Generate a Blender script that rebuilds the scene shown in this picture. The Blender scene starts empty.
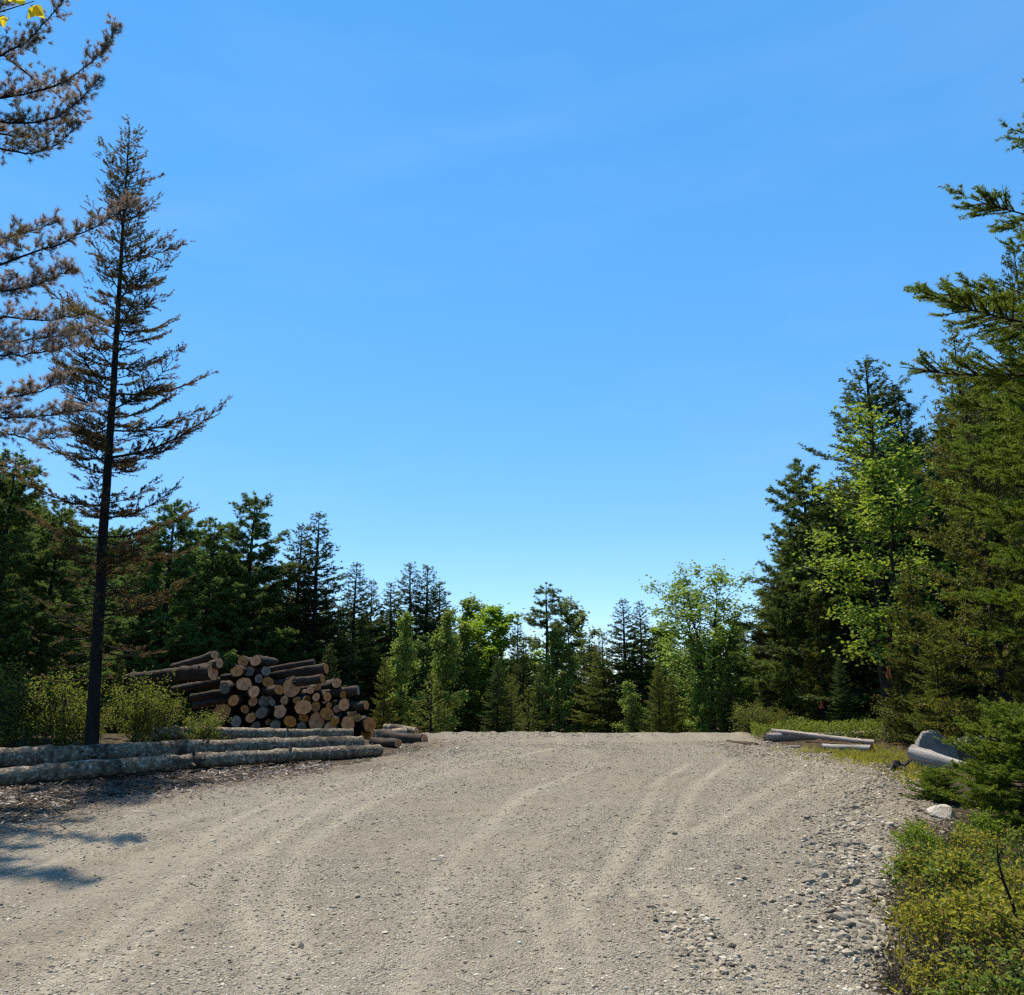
import bpy, math, random
import numpy as np
from mathutils import Vector, Matrix

scene = bpy.context.scene
col = scene.collection
R_ = math.radians

# ------------------------------------------------------------------ camera model
F, CX, CY, CAMH = 820.0, 512.0, 497.5, 1.6
PITCH = R_(13.2)
SP, CP = math.sin(PITCH), math.cos(PITCH)

def sstep(a, b, x):
    t = np.clip((x - a) / (b - a), 0, 1)
    return t * t * (3 - 2 * t)

_tab = np.random.default_rng(5).random((256, 256))
def vn(x, y, s=0):
    x = np.asarray(x, float) + s * 17.31; y = np.asarray(y, float) + s * 9.77
    xi = np.floor(x).astype(int); yi = np.floor(y).astype(int)
    fx = x - xi; fy = y - yi
    fx = fx * fx * (3 - 2 * fx); fy = fy * fy * (3 - 2 * fy)
    a = _tab[xi & 255, yi & 255]; b = _tab[(xi + 1) & 255, yi & 255]
    c = _tab[xi & 255, (yi + 1) & 255]; d = _tab[(xi + 1) & 255, (yi + 1) & 255]
    return (a * (1 - fx) + b * fx) * (1 - fy) + (c * (1 - fx) + d * fx) * fy - 0.5

def terrain(x, y):
    x = np.asarray(x, float); y = np.asarray(y, float)
    z = 0.36 * sstep(3, 20, y) - 1.3 * sstep(23.5, 36, y)
    z = z + 0.16 * vn(x * 0.35, y * 0.35, 1) * sstep(6, 14, np.abs(x) + y * 0.2)
    z = z - 0.22 * sstep(1.2, 3.6, x - (1.2 + y * 0.33)) * sstep(30, 18, y)   # verge dips on the right
    z = z + 1.2 * sstep(60, 260, np.hypot(x, y)) * vn(x * .01, y * .01, 3)
    return z

def ray(px, py):
    a = (px - CX) / F; b = (CY - py) / F
    return a, CP - b * SP, SP + b * CP
def pt(px, py, Y):
    a, dy, dz = ray(px, py); t = Y / dy
    return np.array([a * t, Y, CAMH + dz * t])
def ground(px, py):
    a, dy, dz = ray(px, py)
    t = np.linspace(1, 60, 6000)
    h = CAMH + dz * t - terrain(a * t, dy * t)
    i = np.argmax(h < 0) if (h < 0).any() else 2200
    return np.array([a * t[i], dy * t[i], terrain(a * t[i], dy * t[i])])

# ------------------------------------------------------------------ mesh helpers
def make_mesh(name, parts, mats, smooth=False, attrs=None):
    """parts: list of (verts Nx3, faces Mxk, material index)"""
    V = []; L = []; sizes = []; mi = []; off = 0
    for v, f, m in parts:
        v = np.asarray(v, float); f = np.asarray(f, int)
        if len(f) == 0: continue
        V.append(v); L.append((f + off).ravel()); sizes.append(np.full(len(f), f.shape[1])); mi.append(np.full(len(f), m))
        off += len(v)
    V = np.concatenate(V); L = np.concatenate(L); sizes = np.concatenate(sizes); mi = np.concatenate(mi)
    me = bpy.data.meshes.new(name)
    me.vertices.add(len(V)); me.vertices.foreach_set('co', V.ravel().astype(np.float32))
    me.loops.add(len(L)); me.loops.foreach_set('vertex_index', L.astype(np.int32))
    me.polygons.add(len(sizes))
    st = np.concatenate([[0], np.cumsum(sizes)[:-1]])
    me.polygons.foreach_set('loop_start', st.astype(np.int32))
    me.polygons.foreach_set('material_index', mi.astype(np.int32))
    me.polygons.foreach_set('use_smooth', np.full(len(sizes), smooth, dtype=bool))
    for m in (mats if isinstance(mats, (list, tuple)) else [mats]): me.materials.append(m)
    if attrs:
        for k, arr in attrs.items():
            a = me.attributes.new(k, 'FLOAT', 'POINT'); a.data.foreach_set('value', arr.astype(np.float32))
    me.update(calc_edges=True); me.validate()
    return me

def obj(name, me, parent=None, loc=None):
    o = bpy.data.objects.new(name, me); col.objects.link(o)
    if parent is not None: o.parent = parent
    if loc is not None: o.location = loc
    return o
def tag(o, label=None, cat=None, group=None, kind=None):
    if label: o['label'] = label
    if cat: o['category'] = cat
    if group: o['group'] = group
    if kind: o['kind'] = kind
    return o
def empty(name, loc=(0, 0, 0)):
    o = bpy.data.objects.new(name, None); col.objects.link(o); o.location = loc
    o.empty_display_size = .1
    return o
def copy_tree(root):
    c = root.copy(); col.objects.link(c)
    for ch in list(root.children):
        d = ch.copy(); col.objects.link(d); d.parent = c
        for g in list(ch.children):
            e = g.copy(); col.objects.link(e); e.parent = d
    return c

def tube(P, rad, k=6, cap=False):
    P = np.asarray(P, float); n = len(P)
    rad = np.broadcast_to(np.asarray(rad, float), (n,)) if np.ndim(rad) < 2 else np.asarray(rad)
    T = np.gradient(P, axis=0); T /= np.linalg.norm(T, axis=1)[:, None] + 1e-9
    ref = np.array([0, 0, 1.]) if abs(T[0][2]) < .8 else np.array([1., 0, 0])
    U = np.cross(T, ref); U /= np.linalg.norm(U, axis=1)[:, None] + 1e-9
    W = np.cross(T, U)
    th = np.arange(k) * 2 * np.pi / k
    ring = U[:, None, :] * np.cos(th)[None, :, None] + W[:, None, :] * np.sin(th)[None, :, None]
    rr = rad[:, None, None] if rad.ndim == 1 else rad[:, :, None]
    v = (P[:, None, :] + ring * rr).reshape(-1, 3)
    i = np.arange(n - 1)[:, None] * k; j = np.arange(k)[None, :]; j2 = (j + 1) % k
    f = np.stack([i + j, i + j2, i + k + j2, i + k + j], -1).reshape(-1, 4)
    return v, f
def join(tubes):
    V = []; Fc = []; off = 0
    for v, f in tubes:
        V.append(v); Fc.append(f + off); off += len(v)
    return np.concatenate(V), np.concatenate(Fc)

def nrm(a): return a / (np.linalg.norm(a, axis=-1, keepdims=True) + 1e-9)

def needles(rng, P, D, Ln, n, nl, nw, spread=.9, u0=0., flat=0.):
    """P,D,Ln: shoots; n thin triangles set round each shoot axis"""
    M = len(P)
    P = np.repeat(P, n, 0); D = np.repeat(nrm(D), n, 0); Ln = np.repeat(Ln, n)
    u = u0 + (1 - u0) * rng.random(M * n)
    r = rng.normal(size=(M * n, 3))
    if flat: r[:, 2] *= 1 - flat
    r = nrm(r - D * np.sum(r * D, 1)[:, None])
    nd = nrm(D * (.35 + .5 * rng.random((M * n, 1))) + r * spread)
    b = P + D * (u * Ln)[:, None]
    s = nrm(np.cross(nd, rng.normal(size=(M * n, 3)))) * (nw * .5)
    l = (nl * (.7 + .5 * rng.random(M * n)))[:, None]
    v = np.stack([b - s, b + s, b + nd * l], 1).reshape(-1, 3)
    f = np.arange(M * n * 3).reshape(-1, 3)
    return v, f

def leaves(rng, P, size, up=.5, asp=.7, fold=.25):
    M = len(P)
    N = nrm(rng.normal(size=(M, 3)) + np.array([0, 0, up]) * 2)
    A = nrm(np.cross(N, rng.normal(size=(M, 3)))); B = np.cross(N, A)
    s = (size * (.6 + .7 * rng.random(M)))[:, None]
    fo = N * s * fold
    v = np.stack([P, P + A * s * .45 + B * s * asp * .5 + fo, P + A * s - fo * .4, P + A * s * .45 - B * s * asp * .5 + fo], 1).reshape(-1, 3)
    i = np.arange(M)[:, None] * 4
    f = np.concatenate([i + np.array([[0, 1, 2]]), i + np.array([[0, 2, 3]])])
    return v, f

# ------------------------------------------------------------------ materials
def mat_new(name):
    m = bpy.data.materials.new(name); m.use_nodes = True
    nt = m.node_tree; nt.nodes.clear()
    return m, nt, nt.nodes, nt.links
def N(nt, t, **kw):
    n = nt.nodes.new(t)
    for k, v in kw.items():
        if k.startswith('i_'): n.inputs[k[2:].replace('_', ' ')].default_value = v
        else: setattr(n, k, v)
    return n
def ramp(nt, fac, stops, interp='LINEAR'):
    r = nt.nodes.new('ShaderNodeValToRGB'); r.color_ramp.interpolation = interp
    e = r.color_ramp.elements
    while len(e) < len(stops): e.new(.5)
    for q, (p, c) in zip(e, stops):
        q.position = p; q.color = (*c, 1) if len(c) == 3 else c
    nt.links.new(fac, r.inputs[0]); return r.outputs[0]
def mixc(nt, fac, a, b, mode='MIX'):
    m = nt.nodes.new('ShaderNodeMix'); m.data_type = 'RGBA'; m.blend_type = mode
    for s, v in ((m.inputs[0], fac), (m.inputs[6], a), (m.inputs[7], b)):
        if hasattr(v, 'node'): nt.links.new(v, s)
        else: s.default_value = v if isinstance(v, (int, float)) else (*v, 1) if len(v) == 3 else v
    return m.outputs[2]
def math_(nt, op, a, b=0., c=0.):
    m = nt.nodes.new('ShaderNodeMath'); m.operation = op
    for s, v in zip(m.inputs, (a, b, c)):
        if hasattr(v, 'node'): nt.links.new(v, s)
        else: s.default_value = v
    return m.outputs[0]
def coords(nt, kind='Object', scale=None):
    t = nt.nodes.new('ShaderNodeTexCoord'); o = t.outputs[kind]
    if scale is not None:
        mp = nt.nodes.new('ShaderNodeMapping'); mp.inputs['Scale'].default_value = scale
        nt.links.new(o, mp.inputs[0]); o = mp.outputs[0]
    return o
def noise(nt, vec, scale, detail=4, rough=.55):
    n = nt.nodes.new('ShaderNodeTexNoise'); n.inputs['Scale'].default_value = scale
    n.inputs['Detail'].default_value = detail; n.inputs['Roughness'].default_value = rough
    nt.links.new(vec, n.inputs['Vector']); return n.outputs[0]
def out(nt, sh):
    o = nt.nodes.new('ShaderNodeOutputMaterial'); nt.links.new(sh, o.inputs[0])

def leaf_mat(name, stops, trans=.35, patch=None, rough=.5, spec=.3, tcol=None):
    m, nt, n, l = mat_new(name)
    g = nt.nodes.new('ShaderNodeNewGeometry'); oi = nt.nodes.new('ShaderNodeObjectInfo')
    c = ramp(nt, g.outputs['Random Per Island'], stops)
    vec = coords(nt, 'Object')
    nz = noise(nt, vec, 1.1, 2)
    if patch:
        c = mixc(nt, ramp(nt, nz, [(.48, (0, 0, 0)), (.62, (1, 1, 1))]), c, patch)
    hs = nt.nodes.new('ShaderNodeHueSaturation')
    l.new(c, hs.inputs['Color'])
    l.new(math_(nt, 'MULTIPLY_ADD', oi.outputs['Random'], .045, .476), hs.inputs['Hue'])
    l.new(math_(nt, 'MULTIPLY_ADD', oi.outputs['Random'], .45, .78), hs.inputs['Value'])
    c = hs.outputs[0]
    p = N(nt, 'ShaderNodeBsdfPrincipled', i_Roughness=rough); p.inputs['Specular IOR Level'].default_value = spec
    l.new(c, p.inputs['Base Color'])
    t = nt.nodes.new('ShaderNodeBsdfTranslucent')
    l.new(mixc(nt, .6, c, tcol) if tcol else c, t.inputs[0])
    mx = nt.nodes.new('ShaderNodeMixShader'); mx.inputs[0].default_value = trans
    l.new(p.outputs[0], mx.inputs[1]); l.new(t.outputs[0], mx.inputs[2])
    out(nt, mx.outputs[0]); return m

def bark_mat(name, dark, light, scale=6, patch=None, bump=.6, pthr=.55, axis=(1, 1, .25), pscale=.55, psoft=.06):
    m, nt, n, l = mat_new(name)
    vec = coords(nt, 'Object', axis)
    a = noise(nt, vec, scale, 6, .65); b = noise(nt, coords(nt, 'Object'), scale * 4, 4, .7)
    c = ramp(nt, a, [(.35, dark), (.65, light)])
    c = mixc(nt, .5, c, ramp(nt, b, [(.35, dark), (.7, light)]))
    if patch:
        q = noise(nt, coords(nt, 'Object'), scale * pscale, 5, .7)
        c = mixc(nt, ramp(nt, q, [(pthr, (0, 0, 0)), (pthr + psoft, (1, 1, 1))]), c, patch)
    if name == 'log_bark':      # dark scars and worn stretches
        c = mixc(nt, ramp(nt, noise(nt, coords(nt, 'Object'), 2.3, 5, .7), [(.52, (0, 0, 0)), (.60, (.8, .8, .8))]), c, (.035, .024, .018))
    oi = nt.nodes.new('ShaderNodeObjectInfo'); hs = nt.nodes.new('ShaderNodeHueSaturation')
    l.new(c, hs.inputs['Color']); l.new(math_(nt, 'MULTIPLY_ADD', oi.outputs['Random'], .5, .75), hs.inputs['Value'])
    p = N(nt, 'ShaderNodeBsdfPrincipled', i_Roughness=.9); p.inputs['Specular IOR Level'].default_value = .15
    l.new(hs.outputs[0], p.inputs['Base Color'])
    bp = N(nt, 'ShaderNodeBump', i_Strength=bump, i_Distance=.03)
    l.new(math_(nt, 'ADD', a, math_(nt, 'MULTIPLY', b, .5)), bp.inputs['Height']); l.new(bp.outputs[0], p.inputs['Normal'])
    out(nt, p.outputs[0]); return m

M = {}
M['spruce'] = leaf_mat('spruce_needles', [(0, (.026, .046, .011)), (.6, (.052, .080, .018)), (1, (.105, .138, .030))], .38, spec=.15, tcol=(.10, .13, .02))
M['pine'] = leaf_mat('pine_needles', [(0, (.060, .098, .022)), (.6, (.115, .172, .038)), (1, (.190, .250, .062))], .5, spec=.15, tcol=(.13, .19, .03))
M['fir'] = leaf_mat('fir_needles', [(0, (.050, .075, .008)), (.5, (.115, .160, .014)), (1, (.215, .262, .026))], .48, spec=.15, tcol=(.17, .22, .02))
M['olive'] = leaf_mat('olive_fir_needles', [(0, (.046, .060, .009)), (.5, (.095, .120, .015)), (1, (.165, .190, .025))], .42, spec=.15, patch=(.095, .080, .018), tcol=(.20, .22, .02))
M['deadspruce'] = leaf_mat('browning_needles', [(0, (.060, .042, .018)), (.5, (.14, .088, .036)), (.85, (.19, .120, .045)), (1, (.28, .10, .05))], .48, spec=.1, patch=(.085, .078, .024))
M['deadpine'] = leaf_mat('browned_pine_needles', [(0, (.20, .155, .10)), (.5, (.34, .27, .18)), (1, (.50, .42, .30))], .55, spec=.1, patch=(.19, .17, .065))
M['lime'] = leaf_mat('lime_leaves', [(0, (.10, .155, .012)), (.5, (.19, .275, .020)), (1, (.26, .35, .036))], .5, spec=.2, tcol=(.30, .42, .02))
M['poplar'] = leaf_mat('poplar_leaves', [(0, (.105, .145, .022)), (.5, (.185, .245, .040)), (1, (.28, .345, .080))], .48, spec=.25, tcol=(.24, .33, .05))
M['grey'] = leaf_mat('grey_green_leaves', [(0, (.090, .120, .022)), (.5, (.155, .200, .038)), (1, (.23, .280, .070))], .46, spec=.25, tcol=(.2, .26, .05))
M['maple'] = leaf_mat('maple_leaves', [(0, (.070, .115, .012)), (.5, (.140, .205, .022)), (1, (.270, .350, .070))], .42, spec=.25, tcol=(.36, .46, .03))
M['shrub'] = leaf_mat('shrub_leaves', [(0, (.100, .105, .014)), (.5, (.240, .240, .026)), (.80, (.390, .360, .045)), (1, (.27, .12, .045))], .5, spec=.2, tcol=(.38, .38, .03))
M['bush'] = leaf_mat('bush_leaves', [(0, (.060, .070, .010)), (.5, (.150, .170, .020)), (.9, (.250, .265, .040)), (1, (.18, .11, .04))], .5, spec=.2, tcol=(.22, .24, .03))
M['fern'] = leaf_mat('bright_green_leaves', [(0, (.075, .120, .012)), (.5, (.135, .205, .018)), (1, (.210, .290, .035))], .48, spec=.2, tcol=(.28, .40, .02))
M['under'] = leaf_mat('undergrowth_leaves', [(0, (.045, .065, .012)), (.5, (.110, .145, .020)), (1, (.200, .235, .040))], .45, spec=.2, tcol=(.24, .28, .03))
M['yellow'] = leaf_mat('yellow_leaves', [(0, (.55, .44, .02)), (1, (.70, .62, .04))], .55)
M['bark'] = bark_mat('dark_bark', (.018, .014, .011), (.075, .062, .050), 8)
M['twig'] = bark_mat('grey_twig', (.05, .042, .034), (.14, .12, .10), 10)
M['blackbark'] = bark_mat('dark_spruce_bark', (.010, .009, .008), (.048, .040, .034), 9, bump=.9)
M['logbark'] = bark_mat('log_bark', (.036, .024, .016), (.37, .28, .18), 7, patch=(.70, .60, .46), pthr=.525, axis=(1.5, .7, .7), bump=1., pscale=2.6, psoft=.14)
M['pilebark'] = bark_mat('pile_log_bark', (.025, .018, .013), (.115, .082, .060), 8, axis=(.35, 1, 1), patch=(.23, .20, .165), pthr=.66)
M['greywood'] = bark_mat('weathered_wood', (.13, .10, .08), (.60, .56, .50), 14, axis=(.12, 1, 1), bump=.5)
M['palelog'] = bark_mat('peeled_log', (.20, .145, .115), (.52, .44, .385), 9, axis=(.25, 1, 1), patch=(.48, .43, .39), pthr=.6)

def cut_mat(name, a, b, ring=(.20, .11, .05)):
    m, nt, n, l = mat_new(name)
    vec = coords(nt, 'Object')
    sp = nt.nodes.new('ShaderNodeSeparateXYZ'); l.new(vec, sp.inputs[0])
    rr = math_(nt, 'SQRT', math_(nt, 'ADD', math_(nt, 'POWER', sp.outputs[1], 2.), math_(nt, 'POWER', sp.outputs[2], 2.)))
    nz = noise(nt, vec, 9, 3)
    w = math_(nt, 'SINE', math_(nt, 'MULTIPLY', math_(nt, 'ADD', rr, math_(nt, 'MULTIPLY', nz, .03)), 330.))
    c = mixc(nt, ramp(nt, noise(nt, vec, 5, 4), [(.35, (0, 0, 0)), (.65, (1, 1, 1))]), a, b)
    c = mixc(nt, math_(nt, 'MULTIPLY_ADD', w, .14, .16), c, ring)
    c = mixc(nt, ramp(nt, math_(nt, 'ADD', rr, math_(nt, 'MULTIPLY', nz, .05)), [(.06, (.55, .55, .55)), (.095, (0, 0, 0))]), c, tuple(v * .45 for v in b))
    c = mixc(nt, ramp(nt, noise(nt, coords(nt, 'Object', (1, 6, 1)), 7, 3), [(.60, (0, 0, 0)), (.68, (.6, .6, .6))]), c, (.10, .06, .035))
    oi = nt.nodes.new('ShaderNodeObjectInfo'); hs = nt.nodes.new('ShaderNodeHueSaturation')
    l.new(c, hs.inputs['Color']); l.new(math_(nt, 'MULTIPLY_ADD', oi.outputs['Random'], .6, .7), hs.inputs['Value'])
    l.new(math_(nt, 'MULTIPLY_ADD', oi.outputs['Random'], -.25, 1.1), hs.inputs['Saturation'])
    p = N(nt, 'ShaderNodeBsdfPrincipled', i_Roughness=.8); l.new(hs.outputs[0], p.inputs['Base Color'])
    bp = N(nt, 'ShaderNodeBump', i_Strength=.4, i_Distance=.01); l.new(noise(nt, vec, 40, 3), bp.inputs['Height']); l.new(bp.outputs[0], p.inputs['Normal'])
    out(nt, p.outputs[0]); return m
M['cut'] = cut_mat('cut_wood', (.68, .285, .066), (.50, .165, .036))
M['cutgrey'] = cut_mat('old_cut_wood', (.33, .26, .20), (.20, .15, .11), (.14, .11, .09))

def rock_mat(name, a, b, c2):
    m, nt, n, l = mat_new(name)
    vec = coords(nt, 'Object')
    oi = nt.nodes.new('ShaderNodeObjectInfo')
    c = ramp(nt, noise(nt, vec, 3, 6, .65), [(.35, a), (.65, b)])
    c = mixc(nt, ramp(nt, oi.outputs['Random'], [(0, (0, 0, 0)), (1, (.75, .75, .75))]), c, c2)
    c = mixc(nt, ramp(nt, noise(nt, vec, 22, 3, .7), [(.55, (0, 0, 0)), (.7, (.5, .5, .5))]), c, (.10, .09, .08))
    p = N(nt, 'ShaderNodeBsdfPrincipled', i_Roughness=.85); l.new(c, p.inputs['Base Color']); p.inputs['Specular IOR Level'].default_value = .25
    bp = N(nt, 'ShaderNodeBump', i_Strength=.5, i_Distance=.05); l.new(noise(nt, vec, 9, 6, .7), bp.inputs['Height']); l.new(bp.outputs[0], p.inputs['Normal'])
    out(nt, p.outputs[0]); return m
M['rock'] = rock_mat('grey_stone', (.12, .10, .072), (.34, .285, .205), (.48, .415, .31))
M['boulder'] = rock_mat('boulder_stone', (.12, .115, .105), (.30, .28, .25), (.20, .19, .175))
M['palerock'] = rock_mat('pale_stone', (.55, .47, .38), (.66, .58, .48), (.62, .55, .46))

def pebble_mat():
    m, nt, n, l = mat_new('pebbles')
    g = nt.nodes.new('ShaderNodeNewGeometry')
    c = ramp(nt, g.outputs['Random Per Island'], [(0, (.09, .076, .055)), (.35, (.24, .203, .145)), (.8, (.37, .315, .228)), (.96, (.50, .44, .33)), (1, (.66, .60, .48))])
    p = N(nt, 'ShaderNodeBsdfPrincipled', i_Roughness=.9); l.new(c, p.inputs['Base Color']); p.inputs['Specular IOR Level'].default_value = .2
    out(nt, p.outputs[0]); return m
M['pebble'] = pebble_mat()

def road_mat():
    m, nt, n, l = mat_new('gravel')
    vec = coords(nt, 'Object')
    def vor(scale):
        v = nt.nodes.new('ShaderNodeTexVoronoi'); v.inputs['Scale'].default_value = scale
        l.new(vec, v.inputs['Vector']); return v
    v1 = vor(70); v2 = vor(160)
    s1 = nt.nodes.new('ShaderNodeSeparateColor'); l.new(v1.outputs['Color'], s1.inputs[0])
    s2 = nt.nodes.new('ShaderNodeSeparateColor'); l.new(v2.outputs['Color'], s2.inputs[0])
    st = [(0, (.080, .067, .046)), (.25, (.22, .19, .142)), (.7, (.375, .326, .25)), (1, (.64, .58, .475))]
    c1 = ramp(nt, s1.outputs[0], st); c2 = ramp(nt, s2.outputs[0], st)
    c = mixc(nt, .55, c1, c2)
    big = noise(nt, vec, .45, 5, .6)
    c = mixc(nt, ramp(nt, big, [(.35, (.0, .0, .0)), (.7, (.55, .55, .55))]), c, (.36, .290, .195))
    mid = noise(nt, vec, 3.2, 5, .65)
    c = mixc(nt, ramp(nt, mid, [(.3, (.45, .45, .45)), (.52, (0, 0, 0))]), c, (.19, .165, .125))
    at = nt.nodes.new('ShaderNodeAttribute'); at.attribute_name = 'track'
    c = mixc(nt, math_(nt, 'MULTIPLY', at.outputs['Fac'], .85), c, (.46, .40, .30))
    at2 = nt.nodes.new('ShaderNodeAttribute'); at2.attribute_name = 'dirt'
    c = mixc(nt, math_(nt, 'MULTIPLY', at2.outputs['Fac'], ramp(nt, noise(nt, vec, 1.7, 5, .7), [(.3, (.2, .2, .2)), (.6, (1, 1, 1))])), c, (.17, .105, .065))
    p = N(nt, 'ShaderNodeBsdfPrincipled', i_Roughness=.95); p.inputs['Specular IOR Level'].default_value = .1
    l.new(c, p.inputs['Base Color'])
    h = math_(nt, 'ADD', math_(nt, 'MULTIPLY', v1.outputs['Distance'], -1.), math_(nt, 'MULTIPLY', v2.outputs['Distance'], -.5))
    h = math_(nt, 'ADD', h, math_(nt, 'MULTIPLY', noise(nt, vec, 14, 5, .7), 2.))
    bp = N(nt, 'ShaderNodeBump', i_Strength=.85, i_Distance=.028); l.new(h, bp.inputs['Height']); l.new(bp.outputs[0], p.inputs['Normal'])
    out(nt, p.outputs[0]); return m
M['road'] = road_mat()

def soil_mat():
    m, nt, n, l = mat_new('forest_soil')
    vec = coords(nt, 'Object')
    a = noise(nt, vec, 5, 6, .7); b = noise(nt, vec, .6, 4)
    c = ramp(nt, a, [(.3, (.035, .024, .016)), (.5, (.10, .065, .042)), (.72, (.21, .155, .105))])
    c = mixc(nt, ramp(nt, b, [(.45, (0, 0, 0)), (.65, (.5, .5, .5))]), c, (.055, .062, .022))
    p = N(nt, 'ShaderNodeBsdfPrincipled', i_Roughness=.95); p.inputs['Specular IOR Level'].default_value = .1
    l.new(c, p.inputs['Base Color'])
    bp = N(nt, 'ShaderNodeBump', i_Strength=.9, i_Distance=.05); l.new(noise(nt, vec, 18, 6, .75), bp.inputs['Height']); l.new(bp.outputs[0], p.inputs['Normal'])
    out(nt, p.outputs[0]); return m
M['soil'] = soil_mat()
def plain(name, c, rough=.8):
    m, nt, n, l = mat_new(name)
    c2 = mixc(nt, noise(nt, coords(nt, 'Object'), 12, 4), c, tuple(v * .7 for v in c))
    p = N(nt, 'ShaderNodeBsdfPrincipled', i_Roughness=rough); l.new(c2, p.inputs['Base Color']); out(nt, p.outputs[0]); return m
M['orange'] = plain('orange_tape', (.75, .16, .03), .5)
M['straw'] = leaf_mat('bark_scraps', [(0, (.02, .013, .009)), (.6, (.075, .045, .027)), (.95, (.13, .08, .045)), (1, (.20, .14, .09))], .05)

# most base colours scaled down per material, tuned with exposure for deeper shade
for _m in bpy.data.materials:
    _nt = _m.node_tree
    _k = 1. if _m.name.endswith(('needles', 'leaves')) else .90 if _m.name in ('boulder_stone', 'weathered_wood', 'pale_stone', 'gravel', 'pebbles', 'grey_stone', 'cut_wood') else (.7 if _m.name.startswith('pile') else .85) if 'log' in _m.name else .64
    for _n in list(_nt.nodes):
        if _n.type in ('BSDF_PRINCIPLED', 'BSDF_TRANSLUCENT'):
            _s = _n.inputs[0]
            if _s.is_linked:
                _src = _s.links[0].from_socket
                _nt.links.new(mixc(_nt, 1., _src, (_k, _k, _k), 'MULTIPLY'), _s)

# ------------------------------------------------------------------ ground and road
def axis_coords(lo, hi, step, far, grow=1.22):
    c = list(np.arange(lo, hi + 1e-6, step)); d = step
    a = lo
    left = []
    while a > -far: d *= grow; a -= d; left.append(a)
    d = step; b = hi; right = []
    while b < far: d *= grow; b += d; right.append(b)
    return np.array(left[::-1] + c + right)
def grid_faces(nr, nc):
    i = np.arange(nr - 1)[:, None] * nc; j = np.arange(nc - 1)[None, :]
    return np.stack([i + j, i + j + 1, i + nc + j + 1, i + nc + j], -1).reshape(-1, 4)

def interp(pts, y):
    p = sorted(pts); return np.interp(y, [q[0] for q in p], [q[1] for q in p])
le_px = [(-260, 900), (-120, 850), (0, 822), (110, 800), (230, 782), (300, 772), (380, 758), (415, 748)]
re_px = [(905, 995), (893, 930), (895, 890), (912, 850), (928, 815), (912, 790), (875, 768), (830, 755), (765, 745)]
LE = [(ground(*p)[1], ground(*p)[0]) for p in le_px]
RE = [(ground(*p)[1], ground(*p)[0]) for p in re_px]
LE += [(0, LE[0][1] - 1.5), (24.5, -3.6), (34, -5.0)]
RE += [(0, 1.2), (27, 7.6), (34, 7.5)]
def road_l(y): return interp(LE, y)
def road_r(y): return interp(RE, y)

def px_line(pts):
    return np.array([ground(*p)[:2] for p in pts])
def seg_dist(x, y, line):
    best = np.full(x.shape, 1e9)
    for (ax, ay), (bx, by) in zip(line[:-1], line[1:]):
        dx, dy = bx - ax, by - ay
        t = np.clip(((x - ax) * dx + (y - ay) * dy) / (dx * dx + dy * dy + 1e-9), 0, 1)
        d = np.hypot(x - ax - t * dx, y - ay - t * dy)
        best = np.minimum(best, d)
    return best
TRACKS = [  # (pixels on the ground, half width, depth)
    ([(270, 1010), (255, 950), (243, 900), (262, 850), (330, 805), (420, 770), (520, 750)], .15, .018),
    ([(560, 1010), (545, 950), (532, 915), (535, 880)], .13, .018),
    ([(592, 900), (625, 850), (640, 815), (655, 785), (690, 765)], .12, .022),
    ([(690, 838), (740, 808), (785, 782), (800, 770)], .15, .022),
    ([(735, 1010), (700, 960), (672, 915), (650, 890)], .13, .03),
    ([(40, 1000), (120, 930), (190, 870), (280, 810), (370, 775)], .14, .012),
    ([(-20, 880), (30, 862), (90, 845)], .25, .02),
    ([(400, 1005), (420, 930), (455, 860), (520, 800), (600, 765)], .16, .012),
    ([(180, 870), (205, 840), (250, 815), (300, 798)], .12, .012),
]
TRACKS += [([(x + dx, y) for x, y in p], w, d) for p, w, d in TRACKS[:7] for dx in (40,)]
TL = [(px_line(p), w * .75, d) for p, w, d in TRACKS]

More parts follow.
